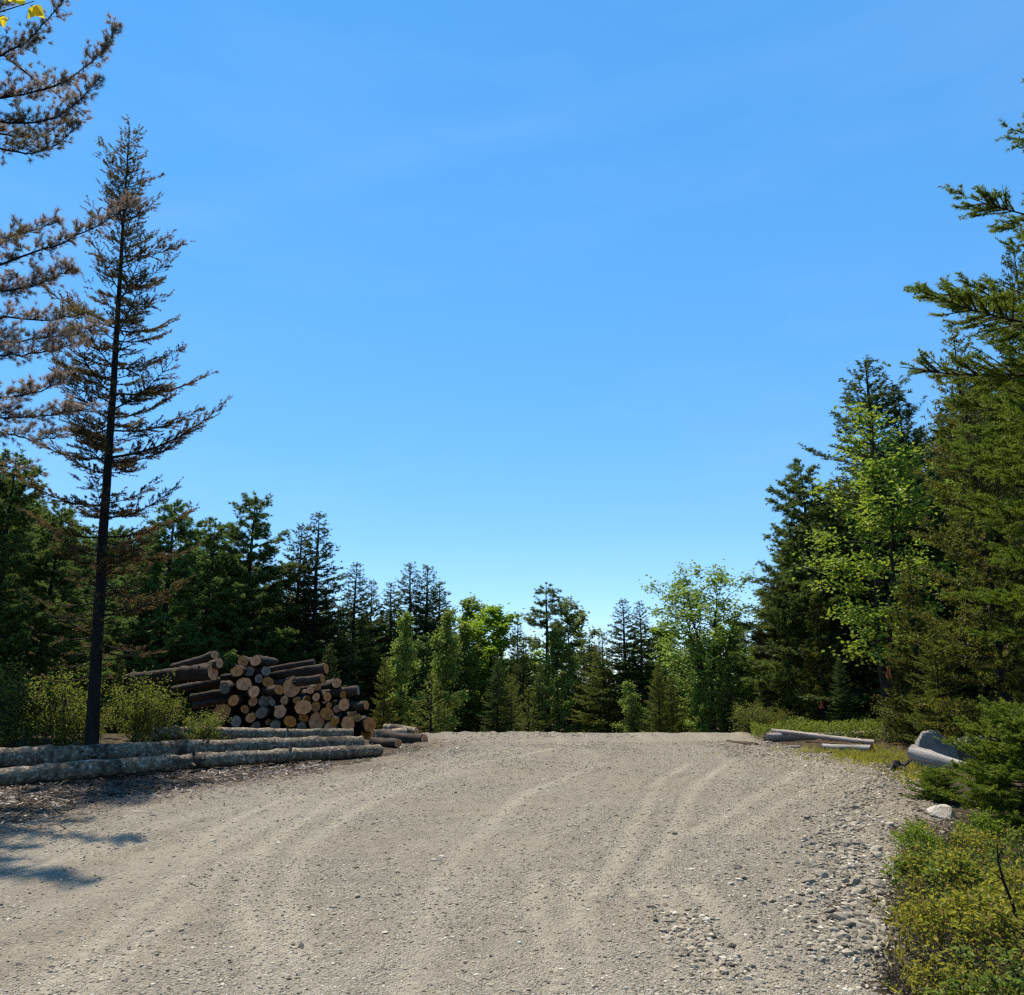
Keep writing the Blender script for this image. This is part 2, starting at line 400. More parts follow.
def road_extra(x, y):
    """height of the gravel above the bare terrain, and the tyre-track mask"""
    fade = np.exp(-np.maximum(y - 10, 0) * .0)
    z = 0.045 + .030 * vn(x * .9, y * .9, 4) + .020 * vn(x * 2.7, y * 2.7, 5) + .012 * vn(x * 8, y * 8, 6) + .008 * vn(x * 19, y * 19, 7)
    tr = np.zeros_like(x)
    for line, w, d in TL:
        dd = seg_dist(x, y, line) + .04 * vn(x * 2, y * 2, 9)
        m = np.exp(-(dd / w) ** 2)
        tread = .5 + .5 * np.sign(np.sin(dd * 40) * np.sin((x * .3 + y) * 45))
        z = z - .75 * d * m * (.8 + .2 * tread) + d * .45 * np.exp(-((dd - w * 1.7) / (w * .5)) ** 2)
        tr = np.maximum(tr, m * (.5 + .5 * tread) * (.55 + .9 * np.clip(vn(x * .7, y * .7, 12 + len(line) * w) + .45, 0, 1)))
    el = x - road_l(y); er = road_r(y) - x
    u = el / np.maximum(el + er, 1.)
    fl = vn(u * 26, y * .16, 50) + .6 * vn(u * 60, y * .3, 51)
    z = z + .018 * fl * sstep(-.2, .8, np.minimum(el, er))
    ru = np.maximum(vn(u * 9, y * .12, 52), 0) * vn(u * 70, y * .35, 53)
    z = z + .035 * ru
    tr = np.maximum(tr, np.clip(.8 * fl, 0, .55))
    # heap of rough gravel along the crest
    cr = np.exp(-((y - 22.6) / 1.1) ** 2)
    z = z + cr * (.05 + .12 * vn(x * .8, y * .8, 10) + .07 * vn(x * 5, y * 5, 11)) * sstep(7, 3, x)
    z = z + .05 * vn(x * 3.1, y * 3.1, 13) * sstep(2.6, .4, er)
    ed = np.minimum(el, er) + .7 * vn(x * 1.1, y * 1.1, 14) + .35 * vn(x * 4.3, y * 4.3, 15)
    z = z - .16 * sstep(.35, -.5, ed)
    dirt = sstep(1.6, -.1, el + .9 * vn(x * .8, y * .8, 16)) 
    dirt = np.maximum(dirt, .7 * sstep(.9, -.1, er + .6 * vn(x, y, 17)) * sstep(9, 13, y))
    return z, tr, dirt
def road_z(x, y):
    return terrain(x, y) + road_extra(np.asarray(x, float), np.asarray(y, float))[0]
def surf(x, y):
    return np.maximum(terrain(x, y), road_z(x, y))

xs = axis_coords(-14, 12, .13, 900); ys = axis_coords(0, 30, .13, 900)
X, Y = np.meshgrid(xs, ys)
Z = terrain(X, Y)
rough = .05 * vn(X * 2.3, Y * 2.3, 20) + .035 * vn(X * 5, Y * 5, 21)
offroad = np.clip(np.maximum(road_l(Y) - X, X - road_r(Y)), 0, 1)
Z = Z + rough * sstep(.2, 1., offroad)
inside = np.minimum(X - road_l(Y), road_r(Y) - X)
Z = Z - .12 * sstep(.7, 1.3, inside) * sstep(30, 27, Y)
gm = make_mesh('ground', [(np.stack([X, Y, Z], -1).reshape(-1, 3), grid_faces(*X.shape), 0)], M['soil'], True)
tag(obj('ground', gm), 'brown forest soil', kind='structure')

yy = np.concatenate([np.arange(1.0, 12, .028), np.arange(12, 34, .07)])
uu = np.linspace(0, 1, 420)
YY = np.repeat(yy[:, None], len(uu), 1)
XL = road_l(yy) - .9; XR = road_r(yy) + .9
XX = XL[:, None] + (XR - XL)[:, None] * uu[None, :]
ex, tr, dirt = road_extra(XX, YY)
rm = make_mesh('gravel_road', [(np.stack([XX, YY, terrain(XX, YY) + ex], -1).reshape(-1, 3), grid_faces(*XX.shape), 0)], M['road'], True,
               {'track': tr.ravel(), 'dirt': dirt.ravel()})
tag(obj('gravel_road', rm), 'pale gravel road', kind='structure')

# ------------------------------------------------------------------ stones
def ico(sub):
    import bmesh
    bm = bmesh.new(); bmesh.ops.create_icosphere(bm, subdivisions=sub, radius=1)
    v = np.array([q.co[:] for q in bm.verts]); f = np.array([[q.index for q in p.verts] for p in bm.faces]); bm.free()
    return v, f
def stone_shape(rng, sub=3, planes=11, flat=.6, lo=.5, hi=.9):
    v, f = ico(sub)
    for _ in range(planes):
        n = nrm(rng.normal(size=3)); d = rng.uniform(lo, hi)
        h = v @ n - d; v = v - np.maximum(h, 0)[:, None] * n
    v = v * np.array([1, rng.uniform(.6, .9), flat * rng.uniform(.75, 1.2)])
    v += rng.normal(size=v.shape) * .012
    return v, f

rng = np.random.default_rng(3)
# loose pebbles of the road, one object
def pebbles(n, seed):
    r = np.random.default_rng(seed)
    d = 3.2 + 17 * r.random(n) ** 1.7
    y = d; lo = road_l(y) - .3; hi = road_r(y) + .4
    x = lo + (hi - lo) * r.random(n)
    w = .35 + .65 * sstep(3.0, .5, road_r(y) - x) + .8 * (vn(x * .8, y * .8, 30) > .08)
    k = (r.random(n) < w) & (np.abs(x) < y * .75 + .6)
    x, y = x[k], y[k]; n = len(x)
    s = (.0028 + .0065 * r.random(n) ** 3) * (1 + .055 * y); big = r.random(n) < .010; s = np.where(big, s * 2.2, s); s = s * (1 + .4 * sstep(2.4, .3, road_r(y) - x))
    v0, f0 = ico(1)
    V = v0[None] * (1 + .35 * r.normal(size=(n, len(v0), 1)) * .6) * np.stack([1 + .5 * r.random(n), np.ones(n), .45 + .3 * r.random(n)], 1)[:, None, :]
    a = r.random(n) * 6.283; ca, sa = np.cos(a)[:, None], np.sin(a)[:, None]
    V = np.stack([V[:, :, 0] * ca - V[:, :, 1] * sa, V[:, :, 0] * sa + V[:, :, 1] * ca, V[:, :, 2]], -1) * s[:, None, None]
    V += np.stack([x, y, surf(x, y) + s * .12], 1)[:, None, :]
    Fc = f0[None] + (np.arange(n) * len(v0))[:, None, None]
    return V.reshape(-1, 3), Fc.reshape(-1, 3)
pv, pf = pebbles(120000, 4)
def chips(n, seed):     # coarser chips gathered in the drift and the loose ridges
    r = np.random.default_rng(seed); V = []; v0, f0 = ico(1)
    line = np.array([ground(*p)[:2] for p in ((905, 775), (862, 805), (838, 848), (856, 880), (868, 920), (858, 960))])
    rid = np.array([ground(*p)[:2] for p in ((670, 915), (690, 940), (722, 990))])
    crest = np.array([ground(*p)[:2] for p in ((425, 744), (500, 739), (560, 738), (640, 738))])
    for q in range(n):
        L = (line, rid, crest)[r.choice(3, p=[.68, .07, .25])]
        i = r.integers(len(L) - 1); c = L[i] + (L[i + 1] - L[i]) * r.random() + r.normal(size=2) * (.20 if L is line else .10 if L is rid else .45)
        s = r.uniform(.006, .024)
        v = v0 * (1 + .25 * r.normal(size=(len(v0), 1))) * [1.3, 1, .65]
        a = r.random() * 6.28; R = np.array([[math.cos(a), -math.sin(a), 0], [math.sin(a), math.cos(a), 0], [0, 0, 1]])
        V.append((v @ R.T) * s + [c[0], c[1], float(surf(c[0], c[1])) + s * .2])
    V = np.array(V); return V.reshape(-1, 3), (f0[None] + (np.arange(n) * len(v0))[:, None, None]).reshape(-1, 3)
cv, cf = chips(3000, 8)
pf = np.concatenate([pf, cf + len(pv)]); pv = np.concatenate([pv, cv])
tag(obj('gravel', make_mesh('gravel', [(pv, pf, 0)], M['pebble'], False)), 'loose pebbles strewn over the gravel road', kind='stuff')

stone_meshes = []
for i in range(8):
    v, f = stone_shape(np.random.default_rng(40 + i))
    stone_meshes.append(make_mesh('stone', [(v, f, 0)], M['rock'], False))
def stone(p, s, me, label, group=None, r=rng, flat=True):
    o = obj('stone', me); o.location = p; o.scale = (s * r.uniform(.9, 1.2), s, s * r.uniform(.85, 1.25))
    o.rotation_euler = (r.uniform(-.4, .4), r.uniform(-.4, .4), r.uniform(0, 6.28))
    tag(o, label, 'stone', group); return o
def stone_px(px, py, s, label, group):
    g = ground(px, py); z = float(surf(g[0], g[1]))
    return stone((g[0], g[1], z + s * .10), s, stone_meshes[rng.integers(8)], label, group)
# dense drift of stones
cnt = 0
while cnt < 200:
    px, py = rng.uniform(800, 905), rng.uniform(845, 955)
    c = np.interp(py, [845, 880, 920, 955], [838, 856, 868, 860]); wd = np.interp(py, [845, 900, 955], [18, 30, 24])
    if abs(px - c) > wd * (rng.uniform(.3, 1.1) if rng.random() < .7 else 1.9): continue
    stone_px(px, py, rng.uniform(.026, .062) * (1.3 if rng.random() < .2 else 1), 'grey angular stone in the dense drift of loose stones by the yellow-green shrubs', 'stones drifted along the road edge'); cnt += 1
for _ in range(22):
    px = rng.normal(792, 20); py = rng.normal(972, 13)
    if py > 993: continue
    stone_px(px, py, rng.uniform(.012, .03), 'small stone in the loose clutch at the bottom edge of the road', 'stones at the bottom edge')
for _ in range(44):
    t = rng.random(); px = np.interp(t, [0, .5, 1], [905, 862, 835]) + rng.normal(0, 16); py = np.interp(t, [0, .5, 1], [770, 805, 850])
    stone_px(px, py, rng.uniform(.03, .07), 'loose stone strewn between the grey boulders and the dense stone drift', 'stones strewn below the boulders')
for _ in range(30):
    px = rng.uniform(735, 850); py = rng.uniform(790, 950)
    stone_px(px, py, rng.uniform(.015, .04), 'lone stone lying on the open gravel left of the dense stone drift', 'stones on open gravel')

# boulders at the right
def boulder(px, py, w, h, dpt, seed, label, rot=0., tilt=0.):
    r = np.random.default_rng(seed)
    v, f = stone_shape(r, 4, 9, .9, .55, .9)
    v = v * np.array([w, dpt, h]) * .72
    v += .03 * np.stack([vn(v[:, 0] * 5, v[:, 1] * 5 + v[:, 2] * 3, k) for k in (1, 2, 3)], 1)
    g = ground(px, py)
    o = obj('boulder', make_mesh('boulder', [(v, f, 0)], M['boulder'], False)); o.location = (g[0], g[1], float(terrain(g[0], g[1])) + h * .32)
    o.rotation_euler = (tilt, .1, rot)
    return tag(o, label, 'boulder')
boulder(936, 766, .66, .62, .5, 61, 'grey boulder with a pointed top behind the split grey trunk', .3)
boulder(990, 770, 1.0, .72, .6, 62, 'larger flat-faced grey boulder with a pale sloping edge beside the spruce sapling', -.3, .15)
g = ground(942, 818)
o = stone((g[0], g[1], float(surf(g[0], g[1])) + .06), .19, make_mesh('stone', [(stone_shape(np.random.default_rng(9), 3)[0], ico(3)[1], 0)], M['palerock']), 'cream coloured flat stone at the foot of the spruce sapling')
o.scale = (.2, .17, .10); o.rotation_euler = (.55, -.1, .4)

# ------------------------------------------------------------------ logs
def log_mesh(L, r0, r1, seed, bend=.05, bark='logbark', cut='cut', knots=.12, k=18, seg=None):
    """axis along +X, near end at x = 0"""
    r = np.random.default_rng(seed)
    n = seg or max(6, int(L / .12)); s = np.linspace(0, 1, n)
    P = np.stack([s * L, bend * np.sin(s * 3.1 + r.random() * 3) + .5 * bend * np.sin(s * 9 + r.random() * 6) + .22 * bend * np.sin(s * 21 + r.random() * 6), .6 * bend * np.sin(s * 4.2 + r.random() * 6)], 1)
    P[:, 1:] -= P[0, 1:]
    rad = (r0 + (r1 - r0) * s)[:, None] * (1 + .09 * np.sin(np.arange(k) * 2 * np.pi / k * 2 + r.random() * 6)[None])
    rad = rad * (1 + .045 * r.normal(size=(n, 1)) + .035 * r.normal(size=(n, k)))
    rad = rad * (1 + .10 * np.maximum(0, np.sin(s * L * 5.2 + r.random() * 6))[:, None] ** 8 * (bark == 'logbark'))
    for q in range(int(L / .5)):
        i, j = r.integers(1, n - 1), r.integers(k)
        if r.random() < .7: rad[i, j] *= 1 + knots * 2; rad[i, (j + 1) % k] *= 1 + knots
    v, f = tube(P, rad, k)
    e0 = np.array([list(range(k))[::-1]]); e1 = np.array([[(n - 1) * k + q for q in range(k)]])
    parts = [(v, f, 0)]
    for q in range(int(L * 1.6)):          # broken branch stubs
        i = r.integers(1, n - 1); a = r.uniform(-2.4, 2.4); rr = rad[i].mean()
        dd = np.array([r.uniform(-.2, .5), math.sin(a), math.cos(a)]); dd /= np.linalg.norm(dd); l_ = r.uniform(.02, .07) + (.10 if r.random() < .12 else 0)
        c_ = P[i] + dd * rr * .85; w_ = r.uniform(.10, .2) * rr
        parts.append((*tube(np.stack([c_, c_ + dd * (rr * .15 + l_ * .6), c_ + dd * (rr * .15 + l_)]), [w_ * 1.8, w_, w_ * .6], 6), 0))
    body = make_mesh('bark', parts, M[bark], True)
    def disc(i, x):
        c = np.concatenate([v[i * k:(i + 1) * k], v[i * k:(i + 1) * k].mean(0)[None]])
        c = c.copy(); c[:-1] = c[-1] + (c[:-1] - c[-1]) * .955; c[:, 0] = v[i * k:(i + 1) * k, 0].mean() + x
        c[:, 0] += r.normal(size=len(c)) * .003
        ff = np.array([[q, (q + 1) % k, k] for q in range(k)])
        return c, ff
    c0, f0 = disc(0, -.004); c1, f1 = disc(n - 1, .004)
    # bark lip: close the ring between disc and bark
    return body, make_mesh('cut_end', [(c0, f0[:, ::-1], 0)], M[cut], False), make_mesh('cut_end', [(c1, f1, 0)], M[cut], False)
def log(A, B, r0, r1, seed, label, group=None, bend=.05, bark='logbark', cut='cut', name='log', roll=None):
    A = Vector(A); B = Vector(B); d = B - A
    body, e0, e1 = log_mesh(d.length, r0, r1, seed, bend, bark, cut)
    root = empty(name, A)
    q = d.to_track_quat('X', 'Z'); root.rotation_mode = 'QUATERNION'; root.rotation_quaternion = q
    obj('bark', body, root); obj('cut_end', e0, root); obj('cut_end', e1, root)
    return tag(root, label, 'log', group)
def lift(p, r): return (p[0], p[1], p[2] + r)

# long logs lying along the left verge (right end -> left end)
A = ground(379, 756); B = ground(-70, 794)
log(lift(A, .11), lift(B, .13), .12, .145, 1, 'long knobbly grey log lying lowest and nearest the road on the left verge', bend=.045)
A = ground(362, 750); B = ground(-70, 770)
log(lift(A, .14), lift(B, .19), .135, .165, 2, 'long grey log just behind the front log, by the foot of the tall browning spruce', bend=.05)
A = ground(352, 742); B = ground(150, 748)
log(lift(A, .20), lift(B, .28), .13, .17, 3, 'pale grey log lying close behind the two long logs, before the log pile', bend=.05)
A = ground(112, 766); B = ground(30, 772)
log(lift(A, .05), lift(B, .06), .05, .06, 4, 'short pale log wedged in the gap between the two long logs', bend=.05, bark='palelog')
A = ground(405, 741); B = ground(372, 742)
log(lift(A, .17), lift(B, .17), .15, .16, 5, 'short rough log with ragged white bark beyond the end of the long logs', bend=.03)
A = ground(424, 744); B = ground(384, 742)
log(lift(A, .10), lift(B, .14), .12, .13, 6, 'short dark log with a red brown end, last one before the open road', bend=.03, bark='pilebark')
A = ground(398, 748); B = ground(372, 746)
log(lift(A, .10), lift(B, .12), .11, .11, 7, 'dark short log lying under the ragged white bark log', bend=.03, bark='pilebark')
A = ground(416, 741); B = ground(384, 740)
log(lift(A, .22), lift(B, .26), .10, .10, 8, 'thin short log lying on top of the dark short logs', bend=.03)

# the stacked pile: cut ends as (zoom x, zoom y, zoom radius, old?)
ends = [(65, 165, 40, 0), (75, 75, 25, 0), (100, 118, 25, 0), (125, 245, 31, 1), (190, 160, 30, 0), (250, 160, 27, 1), (220, 110, 29, 0), (285, 105, 28, 0),
        (225, 225, 36, 0), (277, 265, 29, 0), (338, 160, 27, 1), (300, 197, 20, 1), (347, 215, 27, 0), (335, 310, 31, 1), (172, 310, 28, 0), (230, 355, 23, 0),
        (260, 398, 25, 0), (315, 372, 31, 1), (110, 372, 46, 0), (185, 418, 28, 1), (285, 442, 26, 1), (410, 368, 32, 0), (432, 308, 23, 0), (405, 255, 27, 0),
        (470, 240, 50, 0), (462, 418, 32, 0), (385, 437, 28, 1), (530, 345, 38, 0), (530, 399, 25, 0), (592, 340, 27, 0), (597, 417, 42, 0), (650, 378, 34, 0),
        (520, 446, 27, 1), (595, 292, 20, 0), (602, 243, 18, 0), (565, 257, 21, 0), (652, 291, 23, 0), (700, 220, 27, 0), (627, 198, 23, 0), (645, 145, 26, 0),
        (585, 112, 15, 1), (702, 352, 21, 0), (737, 332, 31, 0), (732, 280, 18, 0), (850, 333, 26, 0), (810, 258, 24, 1), (757, 430, 38, 0), (870, 435, 36, 0),
        (775, 380, 16, 0), (668, 447, 34, 0), (848, 490, 30, 0), (550, 302, 17, 0), (272, 315, 24, 0), (495, 308, 20, 0), (370, 320, 18, 1), (350, 420, 18, 0),
        (805, 400, 22, 0), (690, 415, 22, 0), (660, 335, 18, 0)]
special = {0: 'big log jutting out at the upper left of the pile, round orange cut face', 1: 'topmost log poking out at the upper left corner of the pile',
           2: 'reddish cut log tucked between the two jutting logs at the pile corner', 24: 'stout log with the widest orange face, high in the middle of the pile',
           39: 'thick log lying on top of the pile at its right shoulder', 40: 'thin log lying slantwise across the top of the pile, small pale end',
           44: 'log sticking out at the right end of the pile with a sunlit pale back', 45: 'pale slanting log lying over the right shoulder of the pile',
           47: 'log with round end at the bottom right corner of the pile', 50: 'lowest log at the right corner, half hidden by the long logs',
           46: 'big round log end low at the right of the pile beside the corner log', 30: 'largest round cut face in the bottom row of the pile',
           8: 'fat log slumped at the left shoulder of the pile', 37: 'log end at the right shoulder of the pile above the pale slanting log'}
r = np.random.default_rng(12)
for i, (zx, zy, zr, old) in enumerate(ends):
    px, py = 200 + zx / 5.12, 640 + zy / 5.12
    Yf = 21.0 + (px - 210) / 170 * 1.0 + r.uniform(-.3, .35) + (450 - zy) * .0012
    p = pt(px, py, Yf); rad = zr / 5.12 / F * Yf * .95
    ang = R_(107 + r.uniform(-9, 9)); dz = r.uniform(-.05, .03); Ll = r.uniform(3.6, 4.8)
    if zx < 240: Ll *= .6; ang = R_(100 + r.uniform(-6, 6))
    if i == 0: ang = R_(156); dz = -.05; Ll = 3.0
    if i in (1, 2): ang = R_(150); dz = -.2; Ll = 1.6
    if i in (38, 39, 44): ang = R_(160); dz = -.12
    if i in (40, 45): ang = R_(172); dz = -.14 if i == 40 else -.1; Ll = 2.6
    if i in (10, 23): ang = R_(140); dz = -.1
    zt = terrain(p[0], p[1]) + rad * .9
    if p[2] < zt: p[2] = zt
    q = p + np.array([math.cos(ang), math.sin(ang), dz]) * Ll
    q[2] = max(q[2], terrain(q[0], q[1]) + rad)
    lab = special.get(i)
    grp = 'logs stacked in the pile'
    if not lab:
        lab = ('weathered log with a dull grey cut end within the stacked pile' if old else
               'thin log with a small tan cut end within the stacked pile' if zr < 24 else
               'thick log with a broad orange tan cut end within the stacked pile' if zr >= 34 else
               'middling log with an orange tan cut end within the stacked pile')
    log(p, q, rad, rad * r.uniform(.75, .95), 100 + i, lab, grp, bend=.03, bark='pilebark', cut='cutgrey' if old else 'cut')

# logs at the right verge
A = ground(766, 742); B = ground(912, 740)
log(lift(A, .10), lift(B, .15), .10, .08, 201, 'longest pale pinkish log lying before the young maple', bend=.03, bark='palelog', cut='cutgrey')
A = ground(875, 746); B = ground(772, 741)
log(lift(A, .07), lift(B, .22), .06, .055, 202, 'thin pale log leaning slantwise over the longest log before the maple', bend=.02, bark='palelog')
A = ground(872, 752); B = ground(822, 749)
log(lift(A, .07), lift(B, .07), .07, .07, 203, 'short bleached log lying in front of the pinkish logs', bend=.02, bark='greywood')
A = ground(800, 750); B = ground(770, 750)
log(lift(A, .05), lift(B, .05), .045, .05, 204, 'small bleached stick of wood on the bare soil before the logs', bend=.02, bark='greywood')
A = ground(757, 748); B = ground(726, 744)
log(lift(A, .05), lift(B, .08), .06, .05, 205, 'dark thin log lying at the road edge left of the pinkish logs', bend=.03, bark='pilebark')
# split grey trunk
A = pt(912, 752, 14.0); B = pt(974, 765, 13.2)
log(A, B, .115, .055, 206, 'weathered silver grey split trunk jutting towards the road in front of the boulders', bend=.03, bark='greywood', cut='cutgrey', name='fallen_trunk')
def stump():
    r = np.random.default_rng(7); g = ground(897, 770)
    root = empty('root_stump', (g[0], g[1], g[2] - .06)); root.scale = (.8, .8, .7)
    ts = [tube([(0, 0, -.05), (0, .02, .15), (.02, .05, .30)], [.14, .11, .08], 9)]
    for k in range(9):
        a = r.uniform(0, 6.28); L = r.uniform(.22, .42)
        ts.append(tube([(0, 0, .1), (math.cos(a) * L * .5, math.sin(a) * L * .5, .12 + r.uniform(0, .15)), (math.cos(a) * L, math.sin(a) * L, r.uniform(-.02, .35))], [.05, .035, .012], 6))
    v, f = join(ts)
    obj('roots', make_mesh('roots', [(v, f, 0)], M['twig'], True), root)
    tag(root, 'dark tangle of upturned roots at the end of the silver grey trunk', 'stump')
stump()

# ------------------------------------------------------------------ trees
def trunk_path(r, H, wob=.01):
    n = 14; s = np.linspace(0, 1, n)
    P = np.stack([np.cumsum(r.normal(size=n)) * wob * H * .12, np.cumsum(r.normal(size=n)) * wob * H * .12, s * H], 1)
    P[:, :2] -= P[0, :2]
    return P
def on(P, z):
    return np.array([np.interp(z, P[:, 2], P[:, 0]), np.interp(z, P[:, 2], P[:, 1]), z])

def conifer(name, seed, H, Rm, foliage, bark='bark', base=.1, nb=130, p=.85, r0=None, lowel=-12, topel=50, upturn=.18, dens=1.,
            shoot=.16, nn=9, nl=.055, nw=.02, bare=.12, gap=.0, fol_from=.15, lenvar=.35, lowdead=0., side=None, lowf=4., topgap=0., flat=.3, wob=.008, twigk=.42):
    r = np.random.default_rng(seed)
    r0 = r0 or H * .013
    T = trunk_path(r, H, wob)
    tubes = [tube(np.vstack([[T[0] - [0, 0, .4]], T]), np.concatenate([[r0 * 1.35, r0 * 1.15], r0 * (1 - np.linspace(0, 1, 14)[1:]) ** .85 + .006]), 9)]
    SPt = []; SD = []; SL = []
    az = r.random() * 6.28
    for b in range(nb):
        t = base + (1 - base) * (b + r.random()) / nb
        if t > .985: continue
        az += 2.4 + r.normal() * .35
        if r.random() < gap + topgap * (t > .5): continue
        rel = (t - base) / (1 - base)
        prof = (1 - rel) ** p * min(1, .45 + rel * lowf)
        L = Rm * prof * (1 + float(np.clip(r.normal() * .6, -1, .75)) * lenvar)
        if side is not None: L *= 1 + side * math.cos(az)
        L = max(L, .06 + .06 * r.random())
        el = R_(lowel + (topel - lowel) * rel ** 1.6 + r.normal() * 7)
        h = np.array([math.cos(az), math.sin(az), 0.])
        s = np.linspace(0, 1, 6)
        up = s * math.sin(el) + upturn * s ** 2.2 - .06 * np.sin(s * 3.1) * (1 - rel)
        P0 = on(T, t * H)
        sidev = np.array([-h[1], h[0], 0.]); bow = r.normal() * .08
        B = P0 + L * (s[:, None] * h * math.cos(el) + up[:, None] * np.array([0, 0, 1.]) + (bow * s ** 2)[:, None] * sidev)
        rb = max(.006, .011 * L + .004)
        tubes.append(tube(B, rb * (1 - .85 * s), 4))
        if rel < lowdead * r.uniform(.6, 1.2):
            dead = .22
        else: dead = 1.
        nt = max(3, int(L / .085 * dens * dead))
        ss = np.sort(fol_from + (1 - fol_from) * r.random(nt)); ss[-1] = 1.
        pos = np.stack([np.interp(ss, s, B[:, k]) for k in range(3)], 1)
        tan = nrm(np.gradient(B, axis=0)); tg = np.stack([np.interp(ss, s, tan[:, k]) for k in range(3)], 1)
        sg = np.where(np.arange(nt) % 2 == 0, 1, -1)[:, None]
        wv = nrm(np.cross(tg, [0, 0, 1.]))
        td = nrm(tg * .75 + wv * sg * (.9 * (1 - ss[:, None] ** 6)) + r.normal(size=(nt, 3)) * .14 + np.array([0, 0, .10]))
        tl = (.10 + twigk * L * (1 - ss) * (.5 + .7 * ss)) * (.7 + .6 * r.random(nt))
        # twigs: thin wood, then shoots along them
        for q in range(nt):
            if tl[q] > .22:
                tubes.append(tube(np.stack([pos[q], pos[q] + td[q] * tl[q]]), [rb * .45, .002], 3))
        m = np.maximum(1, (tl / (shoot * .62) * dens ** .5).astype(int))
        idx = np.repeat(np.arange(nt), m)
        u = r.random(len(idx)); 
        sp = pos[idx] + td[idx] * (tl[idx] * u)[:, None]
        sd = nrm(td[idx] + .75 * wv[idx] * r.choice([-1, 1], len(idx))[:, None] * r.random(len(idx))[:, None] + r.normal(size=(len(idx), 3)) * .22 + tg[idx] * .3)
        keep = r.random(len(idx)) > bare
        SPt.append(sp[keep]); SD.append(sd[keep]); SL.append(shoot * (.6 + .7 * r.random(keep.sum())))
    # leader
    SPt.append(np.repeat(T[-1][None] - [0, 0, .25], 5, 0) + r.normal(size=(5, 3)) * .02); SD.append(np.array([[0, 0, 1.]] * 5) + r.normal(size=(5, 3)) * .25); SL.append(np.full(5, .28))
    SPt = np.concatenate(SPt); SD = np.concatenate(SD); SL = np.concatenate(SL)
    nv, nf = needles(r, SPt, SD, SL, nn, nl, nw, flat=flat)
    wv_, wf_ = join(tubes)
    return dict(kind=name, H=H, trunk=make_mesh('trunk', [(wv_, wf_, 0)], M[bark], True), crown=make_mesh('crown', [(nv, nf, 0)], M[foliage], False))

def pine(name, seed, H, Rm, foliage='pine', bark='bark', base=.25, nwh=13, per=5, p=.6, r0=None, nn=14, nl=.12, nw=.024, tufts=1., lowel=4, topel=45):
    r = np.random.default_rng(seed); r0 = r0 or H * .013
    T = trunk_path(r, H, .012)
    tubes = [tube(np.vstack([[T[0] - [0, 0, .4]], T]), np.concatenate([[r0 * 1.3, r0 * 1.1], r0 * (1 - np.linspace(0, 1, 14)[1:]) ** .8 + .01]), 9)]
    TP = []; TD = []
    for w in range(nwh):
        t = base + (1 - base) * (w + .2 * r.random()) / nwh
        a0 = r.random() * 6.28
        for k in range(per):
            if r.random() < .12: continue
            az = a0 + k * 6.283 / per + r.normal() * .25
            rel = (t - base) / (1 - base)
            L = max(.35, Rm * (1 - rel) ** p * min(1, .6 + rel * 3) * r.uniform(.4, 1.2))
            el = R_(lowel + (topel - lowel) * rel ** 1.3 + r.normal() * 8)
            h = np.array([math.cos(az), math.sin(az), 0.]); s = np.linspace(0, 1, 6)
            B = on(T, t * H + r.normal() * .06) + L * (s[:, None] * h * math.cos(el) + (s * math.sin(el) + .20 * s ** 2)[:, None] * np.array([0, 0, 1.]))
            rb = .011 * L + .008
            tubes.append(tube(B, rb * (1 - .8 * s), 5))
            nt = max(4, int(L / .085))
            ss = .18 + .82 * r.random(nt)
            pos = np.stack([np.interp(ss, s, B[:, q]) for q in range(3)], 1)
            wv = np.cross(h, [0, 0, 1.])
            td = nrm(h * .7 + wv * r.uniform(-1, 1, nt)[:, None] + np.array([0, 0, 1.]) * r.uniform(-.2, .38, nt)[:, None])
            tl = (.12 + .42 * L * (1 - ss) + .12 * r.random(nt))
            for q in range(nt):
                tubes.append(tube(np.stack([pos[q], pos[q] + td[q] * tl[q]]), [rb * .4, .003], 3))
                m = max(3, int(tl[q] / .065 * tufts))
                u = .15 + .65 * r.random(m); u[0] = 1
                TP.append(pos[q] + td[q] * (tl[q] * u)[:, None] + r.normal(size=(m, 3)) * .03)
                TD.append(nrm(td[q] + r.normal(size=(m, 3)) * .45 + np.array([0, 0, .35])))
    TP.append(np.repeat(T[-1][None], 5, 0)); TD.append(nrm(r.normal(size=(5, 3)) * .3 + [0, 0, 1.]))
    TP = np.concatenate(TP); TD = np.concatenate(TD)
    nv, nf = needles(r, TP, TD, np.full(len(TP), .07), nn, nl, nw, spread=.75)
    v, f = join(tubes)
    return dict(kind=name, H=H, trunk=make_mesh('trunk', [(v, f, 0)], M[bark], True), crown=make_mesh('crown', [(nv, nf, 0)], M[foliage], False))

